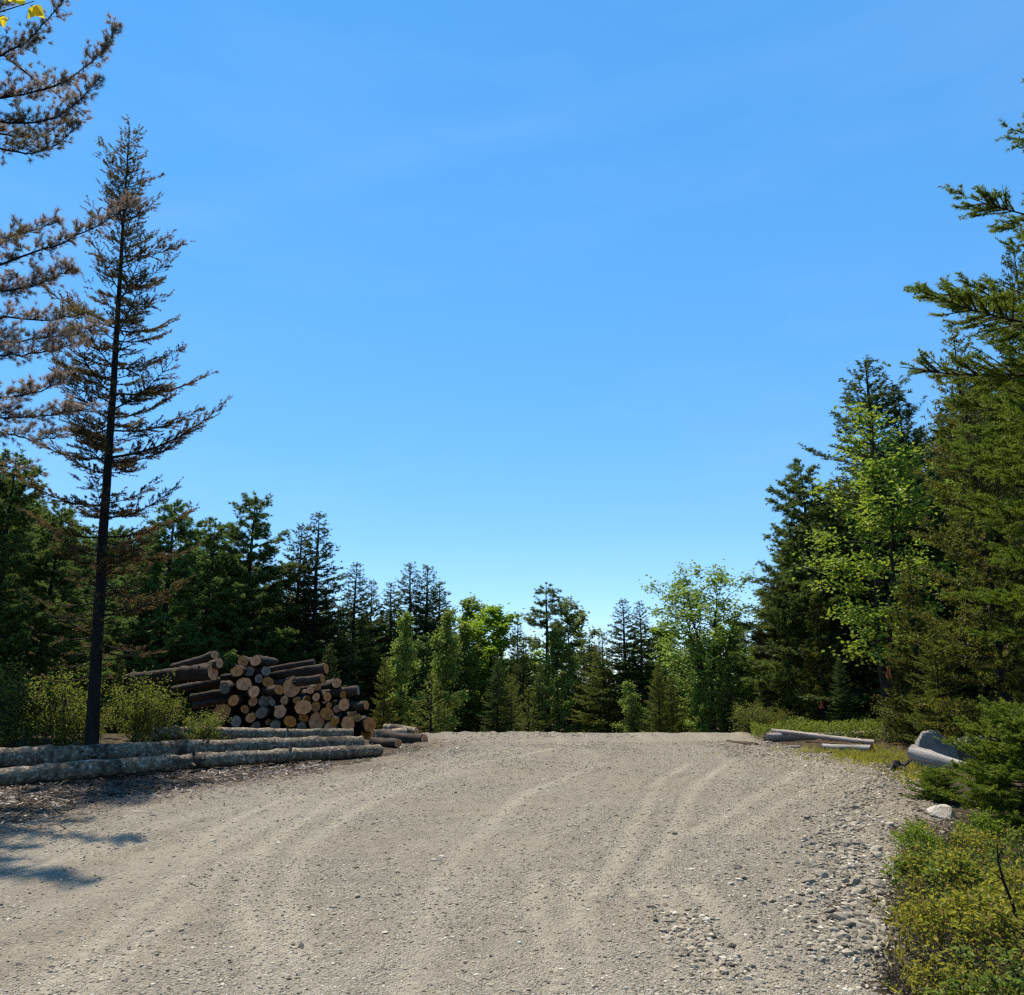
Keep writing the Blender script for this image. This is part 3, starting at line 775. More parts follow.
def broad(name, seed, H, Rm, foliage, bark='bark', base=.3, nl=22, leaf=.09, per=14, spread=.16, forks=1, r0=None, leanv=(0, 0), twigs=9, up=.5, shape=.5):
    r = np.random.default_rng(seed); r0 = r0 or H * .010
    tubes = []; LP = []
    for fk in range(forks):
        n = 12; s = np.linspace(0, 1, n); hh = H * (1 if fk == 0 else r.uniform(.8, .95))
        an = fk * 2.5 + r.random(); sp = 0 if forks == 1 else Rm * .45
        lx = leanv[0] * H + (sp * math.cos(an) if fk else 0); ly = leanv[1] * H + (sp * math.sin(an) if fk else 0)
        if forks > 1 and fk == 0: lx -= sp * .5
        T = np.stack([lx * s ** 1.3 + np.cumsum(r.normal(size=n)) * .012 * H * .3, ly * s ** 1.3 + np.cumsum(r.normal(size=n)) * .012 * H * .3, s * hh], 1)
        T -= T[0] * [1, 1, 0]
        tubes.append(tube(np.vstack([[T[0] - [0, 0, .3]], T]), np.concatenate([[r0 * 1.3, r0 * 1.1], r0 * (1 - s[1:]) ** .9 + .006]), 8))
        for b in range(nl):
            t = base + (.99 - base) * (b + r.random()) / nl
            rel = (t - base) / (1 - base)
            az = b * 2.4 + r.normal() * .4
            L = Rm * (math.sin(min(1., .12 + rel * 1.0) * 3.0) ** shape) * r.uniform(.4, 1.25) / (1 if forks == 1 else 1.25)
            L = max(L, .25)
            el = R_(14 + 40 * rel + r.normal() * 12)
            h = np.array([math.cos(az) * math.cos(el), math.sin(az) * math.cos(el), math.sin(el)]); q = np.linspace(0, 1, 6)
            B = on(T, t * hh) + L * (q[:, None] * h + (.12 * q ** 2)[:, None] * np.array([0, 0, 1.])) + np.cumsum(r.normal(size=(6, 3)), 0) * .02 * L
            B[0] = on(T, t * hh)
            rb = .010 * L + .004
            tubes.append(tube(B, rb * (1 - .8 * q), 4))
            nt = max(3, int(twigs * (L / Rm + .25)))
            for k in range(nt):
                u = r.uniform(.3, 1); P0 = np.array([np.interp(u, q, B[:, c]) for c in range(3)])
                d = nrm(h + r.normal(size=3) * .65); tl = r.uniform(.2, .45) * (L * .45 + .3)
                P1 = P0 + d * tl
                tubes.append(tube(np.stack([P0, P1]), [rb * .4, .002], 3))
                m = per; w = r.random(m)
                LP.append(P0 + (P1 - P0) * (.25 + .8 * w)[:, None] + r.normal(size=(m, 3)) * spread * (.4 + .6 * w)[:, None])
    LP = np.concatenate(LP)
    lv, lf = leaves(r, LP, leaf, up)
    v, f = join(tubes)
    return dict(kind=name, H=H, trunk=make_mesh('trunk', [(v, f, 0)], M[bark], True), crown=make_mesh('crown', [(lv, lf, 0)], M[foliage], False))

PROTO = {}
for i in range(3):
    PROTO['spruce%d' % i] = conifer('spruce_tree', 300 + i, 10, 1.9, 'spruce', base=.04, nb=190, p=.85, gap=.08, dens=1.5, topel=36, nn=12, nl=.080, nw=.034, lenvar=.4, lowel=-14, flat=.1)
PROTO['bigspruce0'] = conifer('spruce_tree', 310, 13, 2.9, 'spruce', base=.05, nb=230, p=.8, gap=.1, dens=1.3, nn=11, nl=.085, nw=.034, lenvar=.45, flat=.1)
PROTO['bigspruce1'] = conifer('spruce_tree', 311, 13, 2.5, 'spruce', base=.05, nb=220, p=.82, gap=.12, dens=1.3, nn=11, nl=.085, nw=.034, lenvar=.5, flat=.1)
for i in range(2):
    PROTO['olive%d' % i] = conifer('fir_tree', 320 + i, 9, 1.9, 'olive', base=.03, nb=180, p=.75, gap=.1, dens=1.25, nn=11, nl=.08, nw=.032, lenvar=.4, lowel=-8, flat=.1)
PROTO['thin'] = conifer('spruce_tree', 330, 9, .95, 'spruce', base=.1, nb=110, p=.6, gap=.3, dens=1.1, nn=9, nl=.09, nw=.036, lenvar=.6, lowdead=.3)
PROTO['sapfir'] = conifer('fir_sapling', 340, 3, .85, 'olive', base=.03, nb=70, p=.9, dens=1., shoot=.13, nn=12, nl=.06, nw=.026)
for i in range(3):
    PROTO['pine%d' % i] = pine('pine_tree', 350 + i, 11, 3.1, base=.12, nwh=20, per=6, tufts=1.5)
PROTO['barepine'] = pine('pine_tree', 356, 10, 1.9, base=.45, nwh=8, per=6, tufts=1.2)
PROTO['olivepine'] = pine('pine_tree', 357, 9, 2.4, foliage='olive', base=.06, nwh=18, per=6, tufts=1.3)
PROTO['lime0'] = broad('deciduous_tree', 360, 9, 2.0, 'lime', base=.12, nl=46, leaf=.17, per=26, spread=.16)
PROTO['lime1'] = broad('deciduous_tree', 361, 8, 1.5, 'lime', base=.10, nl=42, leaf=.16, per=24, spread=.16)
PROTO['grey0'] = broad('deciduous_tree', 362, 9, 2.1, 'grey', base=.12, nl=42, leaf=.15, per=24, spread=.16)
PROTO['grey1'] = broad('deciduous_tree', 363, 8, 1.7, 'poplar', base=.12, nl=42, leaf=.15, per=24, spread=.16)
PROTO['young'] = broad('young_tree', 364, 5, .8, 'poplar', base=.1, nl=36, leaf=.12, per=20, spread=.14)
PROTO['poplar'] = broad('poplar_tree', 365, 9, 2.6, 'poplar', base=.32, nl=28, leaf=.13, per=15, forks=3, spread=.2, twigs=9, r0=.085)
PROTO['maple'] = broad('maple_tree', 366, 9.5, 1.75, 'maple', base=.24, nl=30, leaf=.105, per=22, spread=.17, twigs=7, forks=2, r0=.062, up=.7, shape=.7)
PROTO['shrubtree'] = broad('shrub', 367, 1.7, 1.5, 'bush', bark='twig', base=.08, nl=14, leaf=.075, per=6, spread=.12, forks=6, r0=.016, twigs=9, shape=.15)
used = {}
def tree(proto, px, top, Y, label, group=None, wx=1., rot=None, lean=0., cat=None, base_px=None):
    P = PROTO[proto]
    p = pt(px, top, Y); x = p[0]
    gz = float(terrain(x, Y)) - .05
    H = p[2] - gz; s = H / P['H']
    if proto not in used:
        root = empty(P['kind']); obj('trunk', P['trunk'], root); obj('crown', P['crown'], root); used[proto] = root
    else:
        root = copy_tree(used[proto])
        for k in ('label', 'group', 'category'):
            if k in root: del root[k]
    root.location = (x, Y, gz); root.scale = (s * wx, s * wx, s)
    rr = np.random.default_rng(int(px * 7 + Y * 13 + top))
    root.rotation_euler = (rr.normal() * .015, lean, rr.random() * 6.28 if rot is None else rot)
    tag(root, label, cat or P['kind'].replace('_', ' ').replace('deciduous ', '').replace('spruce tree', 'spruce').replace('pine tree', 'pine').replace('fir tree', 'fir'), group)
    return root

# --- tall browning spruce on the left
def browning_spruce():
    a = pt(97, 700, 18.0); top = pt(131, 125, 18.0)
    gz = float(terrain(a[0], 18.0)); H = top[2] - gz
    P = conifer('spruce_tree', 402, H, 2.25, 'deadspruce', bark='blackbark', base=.10, lowf=1.5, nb=185, p=.62, r0=.130, lowel=-4, topel=45, upturn=.24,
                dens=1.8, shoot=.15, nn=24, nl=.045, nw=.017, bare=.18, gap=.15, lenvar=.6, lowdead=.14, side=.10, wob=.006, twigk=.34)
    root = empty('spruce_tree', (a[0], 18.0, gz)); obj('trunk', P['trunk'], root); obj('crown', P['crown'], root)
    root.rotation_euler = (0, math.atan2(top[0] - a[0] , H) , 0)
    tag(root, 'tall browning spruce with a black trunk standing right behind the long logs', 'spruce')
browning_spruce()

# --- browned pine reaching in from the left: branch by branch
def browned_pine():
    r = np.random.default_rng(77)
    Yp = 13.2; bx = -10.1; gz = float(terrain(bx, Yp)); H = 17
    T = np.array([[0, 0, -.4], [0, 0, 0], [.05, 0, 4], [-.03, .05, 8], [.04, 0, 12], [0, 0, H]])
    tubes = [tube(T, [.28, .24, .19, .14, .08, .015], 10)]
    TP = []; TD = []
    O = np.array([bx, Yp, gz])
    def br(pix, Yo=0., dens=1., r0=.03, upb=.75, spread=.5):
        pts = [pt(px, py, Yp + Yo * (i + 1) / len(pix)) - O for i, (px, py) in enumerate(pix)]
        z0 = max(1., pts[0][2] - .35 * (1 if pts[0][2] < H else 2)); z0 = min(z0, H - .4)
        P = np.vstack([[0, 0, z0], pts]); 
        s = np.linspace(0, 1, len(P)); q = np.linspace(0, 1, 22)
        B = np.stack([np.interp(q, s, P[:, k]) for k in range(3)], 1)
        for _ in range(2): B[1:-1] = (B[:-2] + B[1:-1] * 2 + B[2:]) / 4
        L = np.sum(np.linalg.norm(np.diff(B, axis=0), axis=1))
        B[1:-1] += r.normal(size=(20, 3)) * .012
        tubes.append(tube(B, r0 * (1 - .82 * q), 6))
        nt = int(L / .040 * dens)
        for k in range(nt):
            u = r.uniform(.25, 1) ** .9
            P0 = np.array([np.interp(u, q, B[:, c]) for c in range(3)])
            i = min(20, int(u * 21)); tg = nrm(B[i + 1] - B[i])
            d = nrm(tg * .55 + r.normal(size=3) * np.array([.35, spread, .2]) + np.array([0, 0, upb]) * r.uniform(-.15, 1.1))
            tl = r.uniform(.12, .5) * (1.15 - .7 * u)
            P1 = P0 + d * tl
            tubes.append(tube(np.stack([P0, (P0 + P1) / 2 + r.normal(size=3) * .02, P1]), [.007, .004, .002], 3))
            m = 1 + int(tl / .11)
            w = 1 - r.random(m) * .75; w[0] = 1
            TP.append(P0 + d * (tl * w)[:, None] + r.normal(size=(m, 3)) * .02); TD.append(nrm(d + r.normal(size=(m, 3)) * .45 + [0, 0, .25]))
    br([(-30, 70), (0, 56), (30, 40), (52, 15), (68, -8)], .4, 1.2)
    br([(-40, 105), (0, 98), (40, 92), (75, 75), (105, 52), (117, 26)], .5, 1.15)
    br([(-40, 112), (0, 123), (45, 123), (78, 105), (100, 76)], -.3, 1.1)
    br([(-40, 135), (0, 148), (30, 155), (62, 142), (80, 122)], .2, 1.1)
    br([(-40, 125), (0, 135), (40, 138), (70, 118)], 1.2, .9)
    br([(-40, 275), (0, 265), (50, 248), (95, 228), (132, 205)], .3, 1.15)
    br([(-40, 290), (0, 292), (40, 285), (70, 270)], -1., 1.3)
    br([(-40, 250), (0, 240), (30, 232), (55, 222)], .8, 1.4)
    br([(-40, 322), (0, 318), (50, 320), (85, 315)], .6, 1.)
    br([(-40, 340), (0, 343), (50, 338), (100, 330)], 0., 1.2)
    br([(-40, 355), (0, 356), (45, 352), (72, 345)], -.8, .9)
    br([(-40, 412), (0, 418), (50, 416), (92, 408)], .3, 1.2)
    br([(-40, 400), (0, 398), (40, 392), (65, 380)], .9, 1.3)
    br([(-40, 425), (0, 432), (30, 440), (55, 438)], -.5, .6)
    br([(-40, 455), (0, 466), (40, 470)], .4, .35, upb=.3)
    br([(-40, 20), (-5, 5), (20, -20)], 1, 1.2)
    # branches towards the other sides, out of the picture
    for k in range(9):
        az = r.uniform(1.3, 5.0); L = r.uniform(1.2, 2.6); z = r.uniform(5, H - .6)
        B0 = np.array([0, 0, z]); e = B0 + L * np.array([math.cos(az), math.sin(az), .2])
        tubes.append(tube(np.stack([B0, (B0 + e) / 2 - [0, 0, .05], e]), [.03, .02, .006], 5))
        for q in range(30):
            u = r.uniform(.3, 1); P0 = B0 + (e - B0) * u; d = nrm(r.normal(size=3) * .6 + [0, 0, .5] + (e - B0) / L * .5); tl = r.uniform(.1, .45)
            TP.append(P0[None] + d * tl * np.array([[.5], [1.]])); TD.append(np.repeat(d[None], 2, 0))
    TP = np.concatenate(TP); TD = np.concatenate(TD)
    nv, nf = needles(r, TP, TD, np.full(len(TP), .07), 40, .09, .0065, spread=.62)
    v, f = join(tubes)
    root = empty('pine_tree', O)
    obj('trunk', make_mesh('trunk', [(v, f, 0)], M['blackbark'], True), root)
    obj('crown', make_mesh('crown', [(nv, nf, 0)], M['deadpine'], False), root)
    tag(root, 'browned pine sending long upswept branches in from the left edge', 'pine')
browned_pine()

# --- yellow-leaved broadleaf whose twig hangs in at the top left corner
def corner_tree():
    r = np.random.default_rng(5)
    Yc = 5.6; bx = -5.0; gz = float(terrain(bx, Yc)); O = np.array([bx, Yc, gz]); H = 7.2
    tubes = [tube([(0, 0, -.3), (0, 0, 0), (-.05, .1, 3), (.05, 0, 5), (0, 0, H)], [.09, .08, .06, .04, .01], 8)]
    LP = []
    for tip in ((4, 18), (18, 2), (8, -14), (34, 4), (-30, 40)):
        e = pt(tip[0], tip[1], Yc + r.uniform(-.2, .2)) - O
        s = np.array([0, 0, e[2] - .7])
        tubes.append(tube(np.stack([s, s * .5 + e * .5 + [0, 0, .12], e + [0, 0, .03]]), [.014, .008, .003], 5))
        for k in range(3): LP.append(e + r.normal(size=3) * .035)
    for k in range(160):
        a = r.uniform(1.6, 4.6); LP.append(np.array([math.cos(a), math.sin(a), 0]) * r.uniform(.2, 1.2) + [0, 0, r.uniform(3.5, H)])
    LP = np.array(LP)
    lv, lf = leaves(r, LP, .12, .2, .85)
    v, f = join(tubes)
    root = empty('maple_tree', O)
    obj('trunk', make_mesh('trunk', [(v, f, 0)], M['bark'], True), root); obj('crown', make_mesh('crown', [(lv, lf, 0)], M['yellow'], False), root)
    tag(root, 'small tree of which only a few bright yellow leaves show in the top left corner', 'tree')
corner_tree()

# --- named trees of the skyline
tree('pine0', 16, 458, 20, 'dark pine at the far left edge under the browned branches', wx=1.20)
tree('pine1', 58, 505, 21.5, 'green pine between the left edge and the tall browning spruce', wx=1.20)
tree('pine2', -20, 500, 24, 'pale green pine cut off by the left edge', wx=1.20)
tree('pine0', 175, 505, 31, 'broad mid green pine just right of the tall browning spruce', wx=1.32)
tree('pine1', 212, 520, 33, 'shorter green pine between the broad pine and the dark layered pine', wx=1.20)
tree('pine2', 256, 498, 35, 'dark layered pine rising behind the left half of the log pile', wx=1.26)
tree('spruce0', 301, 524, 36, 'slender dark spruce left of its taller twin behind the log pile', wx=1.45)
tree('spruce1', 323, 514, 36, 'tallest pointed dark spruce behind the log pile', wx=1.45)
tree('spruce2', 357, 563, 37, 'dark spruce standing right of the tallest spruce behind the pile', wx=1.45)
tree('spruce0', 372, 580, 39, 'small dark spruce filling the dip in the skyline right of the pile', wx=1.28)
tree('spruce1', 394, 583, 39, 'dark spruce at the left of the four spruces beyond the pile', wx=1.60)
tree('spruce2', 413, 563, 40, 'highest of the spruces beyond the right end of the log pile', wx=1.60)
tree('spruce0', 427, 566, 40, 'spruce close to the right of the highest one beyond the pile', wx=1.60)
tree('spruce1', 441, 582, 41, 'rightmost dark spruce of the cluster beyond the log pile', wx=1.60)
tree('young', 404, 622, 31, 'pale sunlit young tree beyond the right end of the log pile', wx=0.95)
tree('young', 446, 618, 32, 'thin pale young tree in front of the dark spruce cluster', wx=0.80)
tree('sapfir', 432, 676, 27, 'yellow green fir sapling at the road edge right of the log pile', wx=1.47)
tree('grey1', 468, 604, 46, 'light green tree just right of the dark spruce cluster', wx=1.50)
tree('lime0', 491, 611, 40, 'bright lime green tree left of the tall bare stemmed pine', wx=1.75)
tree('spruce1', 517, 614, 38, 'scrawny thin spruce between the lime green tree and the pine', wx=0.95)
tree('barepine', 546, 584, 38, 'tall pine with a long bare stem at the middle of the skyline', wx=1.42)
tree('grey0', 566, 606, 46, 'pale grey green tree standing behind the bare stemmed pine', wx=1.50)
tree('grey1', 590, 650, 44, 'low grey green tree in the dip left of the twin spruces', wx=1.50)
tree('olive0', 603, 634, 34, 'olive green fir at the left shoulder of the twin spruces', wx=1.60)
tree('spruce0', 624, 599, 34, 'left of the twin pointed spruces near the middle of the skyline', wx=1.55)
tree('spruce2', 639, 602, 35, 'right of the twin pointed spruces near the middle of the skyline', wx=1.45)
tree('lime1', 660, 628, 43, 'light green tree between the twin spruces and the big poplar', wx=1.80)
tree('poplar', 704, 573, 32, 'airy pale green poplar with several leaning dark stems', wx=1.55)
tree('olive1', 671, 676, 30, 'small olive fir at the road edge left of the poplar', wx=1.35)
tree('olivepine', 770, 582, 30, 'olive green pine between the poplar and the big dark spruce', wx=1.2)
tree('bigspruce0', 856, 368, 27, 'tallest broad dark spruce rising behind the young maple', wx=1.75)
tree('pine1', 803, 462, 27, 'shaggy pine with layered branches left of the tallest broad dark spruce', wx=1.15)
tree('bigspruce1', 893, 393, 29, 'dark spruce just right of the tallest broad spruce', wx=1.2)
tree('maple', 856, 416, 20.5, 'sunlit yellow green maple on a slim dark stem behind the pinkish logs', wx=1.45)
tree('bigspruce1', 958, 372, 24, 'dark spruce between the maple and the fir at the right', wx=1.0)
tree('bigspruce0', 1012, 246, 21, 'dark spruce rearing up at the right edge behind the near fir', wx=.9)
tree('olive0', 957, 330, 15.5, 'olive fir with a thin visible stem behind the grey boulders', wx=.95)
tree('olive1', 905, 560, 18.5, 'lower olive fir between the maple stem and the boulders', wx=1.1)
tree('olivepine', 815, 600, 25, 'shaggy olive pine under the left side of the maple', wx=.9)
tree('olive1', 930, 620, 17, 'young dense fir right behind the root tangle', wx=1.2)

# --- near fir at the right edge
P = conifer('fir_tree', 431, 11.0, 3.0, 'fir', base=.20, nb=150, p=.7, lowf=1.3, r0=.13, lowel=-10, topel=38, upturn=.12, dens=1.9, shoot=.15, nn=44, nl=.046, nw=.013,
            bare=.02, gap=.06, topgap=.45, lenvar=.5, flat=.35)
PROTO['nearfir'] = P
q = pt(1164, 400, 9.2); zz = float(terrain(q[0], 9.2))
root = empty('fir_tree', (q[0], 9.2, zz)); obj('trunk', P['trunk'], root); obj('crown', P['crown'], root)
tag(root, 'near green fir whose lush branches reach in from the right edge', 'fir')
c = copy_tree(root); q = pt(1066, 400, 12.2); c.location = (q[0], 12.2, float(terrain(q[0], 12.2))); c.rotation_euler = (0, 0, 2.2); c.scale = (.80, .80, .86)
tag(c, 'full green fir just behind the near one, boughs down to the boulders', 'fir')
# --- spruce sapling by the boulders
P = conifer('spruce_sapling', 441, 1.45, .78, 'fir', base=.02, nb=75, p=.55, r0=.025, lowel=-4, topel=45, upturn=.15, dens=2.4, shoot=.11, nn=40, nl=.034, nw=.011, bare=.03, flat=.35)
q = ground(1034, 828); root = empty('spruce_sapling', q); root.scale = (1.15, 1.15, .84); obj('trunk', P['trunk'], root); obj('crown', P['crown'], root)
tag(root, 'bushy dark green spruce sapling at the right edge beside the boulders', 'sapling')
c = copy_tree(root); q = ground(938, 803); c.location = q; c.scale = (.45, .45, .28); c.rotation_euler = (0, 0, 2)
tag(c, 'low spruce seedling between the cream stone and the silver grey trunk', 'sapling')

# --- rows of trees filling the woods
sky = [(-120, 470), (0, 470), (100, 510), (200, 530), (250, 550), (300, 570), (350, 600), (380, 610), (420, 600), (460, 625), (500, 632), (540, 645), (580, 662), (600, 655),
       (660, 645), (700, 620), (760, 610), (790, 540), (850, 450), (900, 440), (1024, 340), (1150, 340)]
def skyl(px): return np.interp(px, [q[0] for q in sky], [q[1] for q in sky])
def region(px):
    if px < 240: return 'behind the left bushes'
    if px < 385: return 'behind the log pile'
    if px < 560: return 'beyond the left of the crest'
    if px < 700: return 'beyond the right of the crest'
    return 'behind the right hand logs'
r = np.random.default_rng(21)
for Yr, stepx, lo, hi, cap in ((33, 30, 50, 120, 640), (44, 22, 15, 70, 660), (52, 17, 8, 40, 668), (64, 15, 4, 26, 674)):
    px = -90
    while px < 1110:
        px += stepx * r.uniform(.7, 1.3)
        if Yr < 40 and 360 < px < 720: Yy = Yr + 4 + r.uniform(-1, 3)
        else: Yy = Yr + r.uniform(-2.5, 3)
        top = min(skyl(px) + r.uniform(lo, hi), cap + r.uniform(-12, 5))
        if px < 450: k = r.choice(['spruce0', 'spruce1', 'spruce2', 'pine0', 'pine1', 'pine2', 'thin'])
        elif px < 760: k = r.choice(['spruce1', 'spruce0', 'grey1', 'lime1', 'thin', 'olive0', 'spruce2', 'spruce1'])
        else: k = r.choice(['spruce0', 'spruce1', 'olive0', 'olive1', 'pine1'])
        what = {'s': 'dark spruce', 'p': 'green pine', 't': 'thin spruce', 'g': 'grey green leafy tree', 'l': 'light green leafy tree', 'o': 'olive fir'}[k[0]]
        dist = 'deep ' if Yr > 50 else 'farther back ' if Yr > 40 else ''
        tree(k, px, top, Yy, 'half hidden %s %sin wood %s' % (what, dist, region(px)), 'trees crowding ' + region(px), wx=r.uniform(1.0, 1.5))
# young firs and saplings at the wood's edge
for i in range(46):
    px = r.uniform(-30, 1000)
    if 150 < px < 380 : continue
    Yy = r.uniform(26, 33) if 380 < px < 780 else r.uniform(21, 28)
    top = r.uniform(655, 705)
    k = r.choice(['sapfir', 'spruce0', 'olive0', 'spruce2', 'spruce1' if px < 560 else 'young'])
    what = {'sapfir': 'young fir', 'spruce0': 'young dark spruce', 'olive0': 'young olive fir', 'spruce2': 'young dark spruce', 'spruce1': 'young dark spruce', 'young': 'slender leafy sapling'}[k]
    tree(k, px, top, Yy, '%s at the foot of the wood %s' % (what, region(px)), 'saplings ' + region(px), wx=r.uniform(1., 1.5))

# --- bushes
for (px, py, top, w, lab) in ((84, 745, 720, 1.3, 'low ragged bush at the very foot of the browning spruce trunk, left side'), (206, 742, 722, 1.2, 'low ragged bush touching the lowest left ends of the log pile'), (18, 745, 697, 1.0, 'yellow green leafy bush at the left edge behind the long logs'),
                              (62, 745, 694, 1.0, 'yellow green bush just left of the browning spruce trunk'),
                              (140, 742, 697, .85, 'yellow green bush just right of the browning spruce trunk'),
                              (160, 742, 708, .9, 'yellow green bush in front of the left end of the log pile'),
                              (-25, 748, 680, 1.1, 'leafy bush cut off by the left edge of the picture')):
    tree('shrubtree', px, top, 18.6 if px < 120 else 19.3, lab, 'bushes behind the long logs', wx=w, cat='bush')
for i, (px, top, Yb) in enumerate(((752, 712, 25), (778, 716, 25.5), (905, 712, 19.5))):
    tree('shrubtree', px, top, Yb, ('light green bush at the road edge below the poplar', 'light green bush left of the longest pinkish log', 'light green bush right of the maple stem')[i], wx=1.2, cat='bush')

# low shrubs of the right foreground
def lowshrub(seed, foliage, Rr=.42, Hh=.42, n=800, leaf=.028):
    r = np.random.default_rng(seed); tubes = []; LP = []
    for k in range(34):
        a = r.random() * 6.28; d = Rr * math.sqrt(r.random()); h = Hh * r.uniform(.5, 1.1) * (1 - .4 * (d / Rr) ** 2)
        e = np.array([math.cos(a) * d, math.sin(a) * d, h]); s = np.array([e[0] * .3, e[1] * .3, -.05])
        mid = (s + e) / 2 + r.normal(size=3) * .04
        tubes.append(tube(np.stack([s, mid, e]), [.004, .003, .0012], 4))
        for q in range(4):
            u = r.uniform(.4, 1); P0 = mid + (e - mid) * u; P1 = P0 + nrm(r.normal(size=3) + [0, 0, .6]) * r.uniform(.05, .14)
            tubes.append(tube(np.stack([P0, P1]), [.002, .001], 3))
            m = n // 136 + 1
            LP.append(P0 + (P1 - P0) * r.random((m, 1)) + r.normal(size=(m, 3)) * .022)
    lv, lf = leaves(r, np.concatenate(LP), leaf, .5, .55)
    v, f = join(tubes)
    return make_mesh('stems', [(v, f, 0)], M['twig'], True), make_mesh('foliage', [(lv, lf, 0)], M[foliage], False)
LS = [lowshrub(500, 'shrub', .36, .55, 700, .046), lowshrub(501, 'under', .45, .45, 560, .052), lowshrub(502, 'fern', .36, .50, 700, .045), lowshrub(503, 'shrub', .45, .34, 280, .032), lowshrub(504, 'straw', .4, .42, 140, .03)]
roots = []
for a, b in LS:
    rt = empty('low_shrub'); obj('stems', a, rt); obj('foliage', b, rt); roots.append(rt)
r = np.random.default_rng(33); usedr = set(); n = 0
pts_ = []
while n < 46:
    px, py = r.uniform(905, 1045 if n < 30 else 1330), r.uniform(850, 1030)
    lim = np.interp(py, [850, 900, 960, 1030], [915, 905, 925, 905])
    if px < lim + 12 or (n >= 30 and px < 1045): continue
    g = ground(px, py)
    if any((g[0] - a) ** 2 + (g[1] - b) ** 2 < .10 for a, b in pts_) and r.random() < .8: continue
    pts_.append((g[0], g[1]))
    k = r.choice(5, p=[.36, .30, .0, .20, .14]) if px > lim + 50 else r.choice(5, p=[.1, .2, .0, .45, .25])
    if k not in usedr: rt = roots[k]; usedr.add(k)
    else: rt = copy_tree(roots[k])
    rt.location = (g[0], g[1], float(terrain(g[0], g[1])) - .02); s = r.uniform(.5, 1.0); rt.scale = (s, s, s * r.uniform(.7, 1.)); rt.rotation_euler = (0, 0, r.random() * 6.28)
    tag(rt, 'bright green low shrub among the yellow green ones on the right verge' if k == 2 else 'sparse low shrub with bare twigs showing on the right verge' if k == 3 else 'dry brown low shrub among the yellow green ones on the right verge' if k == 4 else 'yellow green low shrub in the thicket on the right verge', 'shrub', 'low shrubs on the right verge'); n += 1
for (px, py, s, lab) in ((918, 858, .62, 'bright green seedling shrub nearest the dense stone drift'), (985, 850, .7, 'green shrub at the foot of the spruce sapling')):
    rt = copy_tree(roots[2]) if 2 in usedr else roots[2]; usedr.add(2); g = ground(px, py); rt.location = g; rt.scale = (s, s, s); tag(rt, lab, 'shrub', 'low shrubs on the right verge')

# bare dark twig in the right foreground
def bare_twig():
    a = ground(1030, 985); P = [pt(px, py, 5.6) for px, py in ((1032, 985), (1022, 942), (1013, 905), (1003, 880), (998, 860), (997, 842))]
    P[0] = np.array([P[0][0], 5.6, float(terrain(P[0][0], 5.6)) - .1])
    ts = [tube(P, [.012, .011, .010, .008, .006, .003], 6)]
    for s, e in ((3, (985, 868)), (1, (975, 905)), (1, (1040, 900)), (4, (1003, 848))):
        q = pt(e[0], e[1], 5.5); ts.append(tube(np.stack([P[s], (P[s] + q) / 2 + [0, 0, .01], q]), [.005, .004, .0015], 5))
    v, f = join(ts)
    tag(obj('bare_branch', make_mesh('bare_branch', [(v, f, 0)], M['blackbark'], True)), 'dark leafless branch standing up from the shrubs at the right edge', 'branch')
bare_twig()

# ground cover behind the right hand logs, one mass
def cover():
    r = np.random.default_rng(60); n = 26000
    px = r.uniform(745, 935, n); Yc = r.uniform(20.5, 27, n)
    x = (px - 512) / F * Yc * .99; 
    z = terrain(x, Yc); m = vn(x * 1.2, Yc * 1.2, 40) + .5
    h = r.random(n) ** .7 * (.12 + .42 * m)
    keep = m > .28
    LP = np.stack([x, Yc, z + h], 1)[keep]
    lv, lf = leaves(r, LP, .06, .6, .6)
    tag(obj('undergrowth', make_mesh('undergrowth', [(lv, lf, 0)], M['under'], False)), 'light green undergrowth behind the pinkish logs', kind='stuff')
cover()
# moss and grass at the right verge
def grass():
    r = np.random.default_rng(61); P = []
    for (cx, cy, sx, sy, n) in ((870, 758, 26, 5, 2600), (835, 752, 30, 3, 900), (915, 775, 12, 5, 700), (925, 855, 10, 14, 900), (915, 930, 8, 30, 700)):
        for q in range(n // 9):
            px, py = r.normal(cx, sx), r.normal(cy, sy)
            g = ground(px, max(746, py)); P += [g + [*(r.normal(size=2) * .06), 0] for _ in range(9)]
    P = np.array(P); n = len(P); P[:, 2] = surf(P[:, 0], P[:, 1])
    d = nrm(r.normal(size=(n, 3)) * .45 + [0, 0, 1.]); s = nrm(np.cross(d, r.normal(size=(n, 3)))) * .006; l = r.uniform(.04, .14, n)[:, None]
    v = np.stack([P - s, P + s, P + d * l], 1).reshape(-1, 3)
    tag(obj('grass', make_mesh('grass', [(v, np.arange(n * 3).reshape(-1, 3), 0)], M['shrub'], False)), 'short grass on the right verge', kind='stuff')
grass()
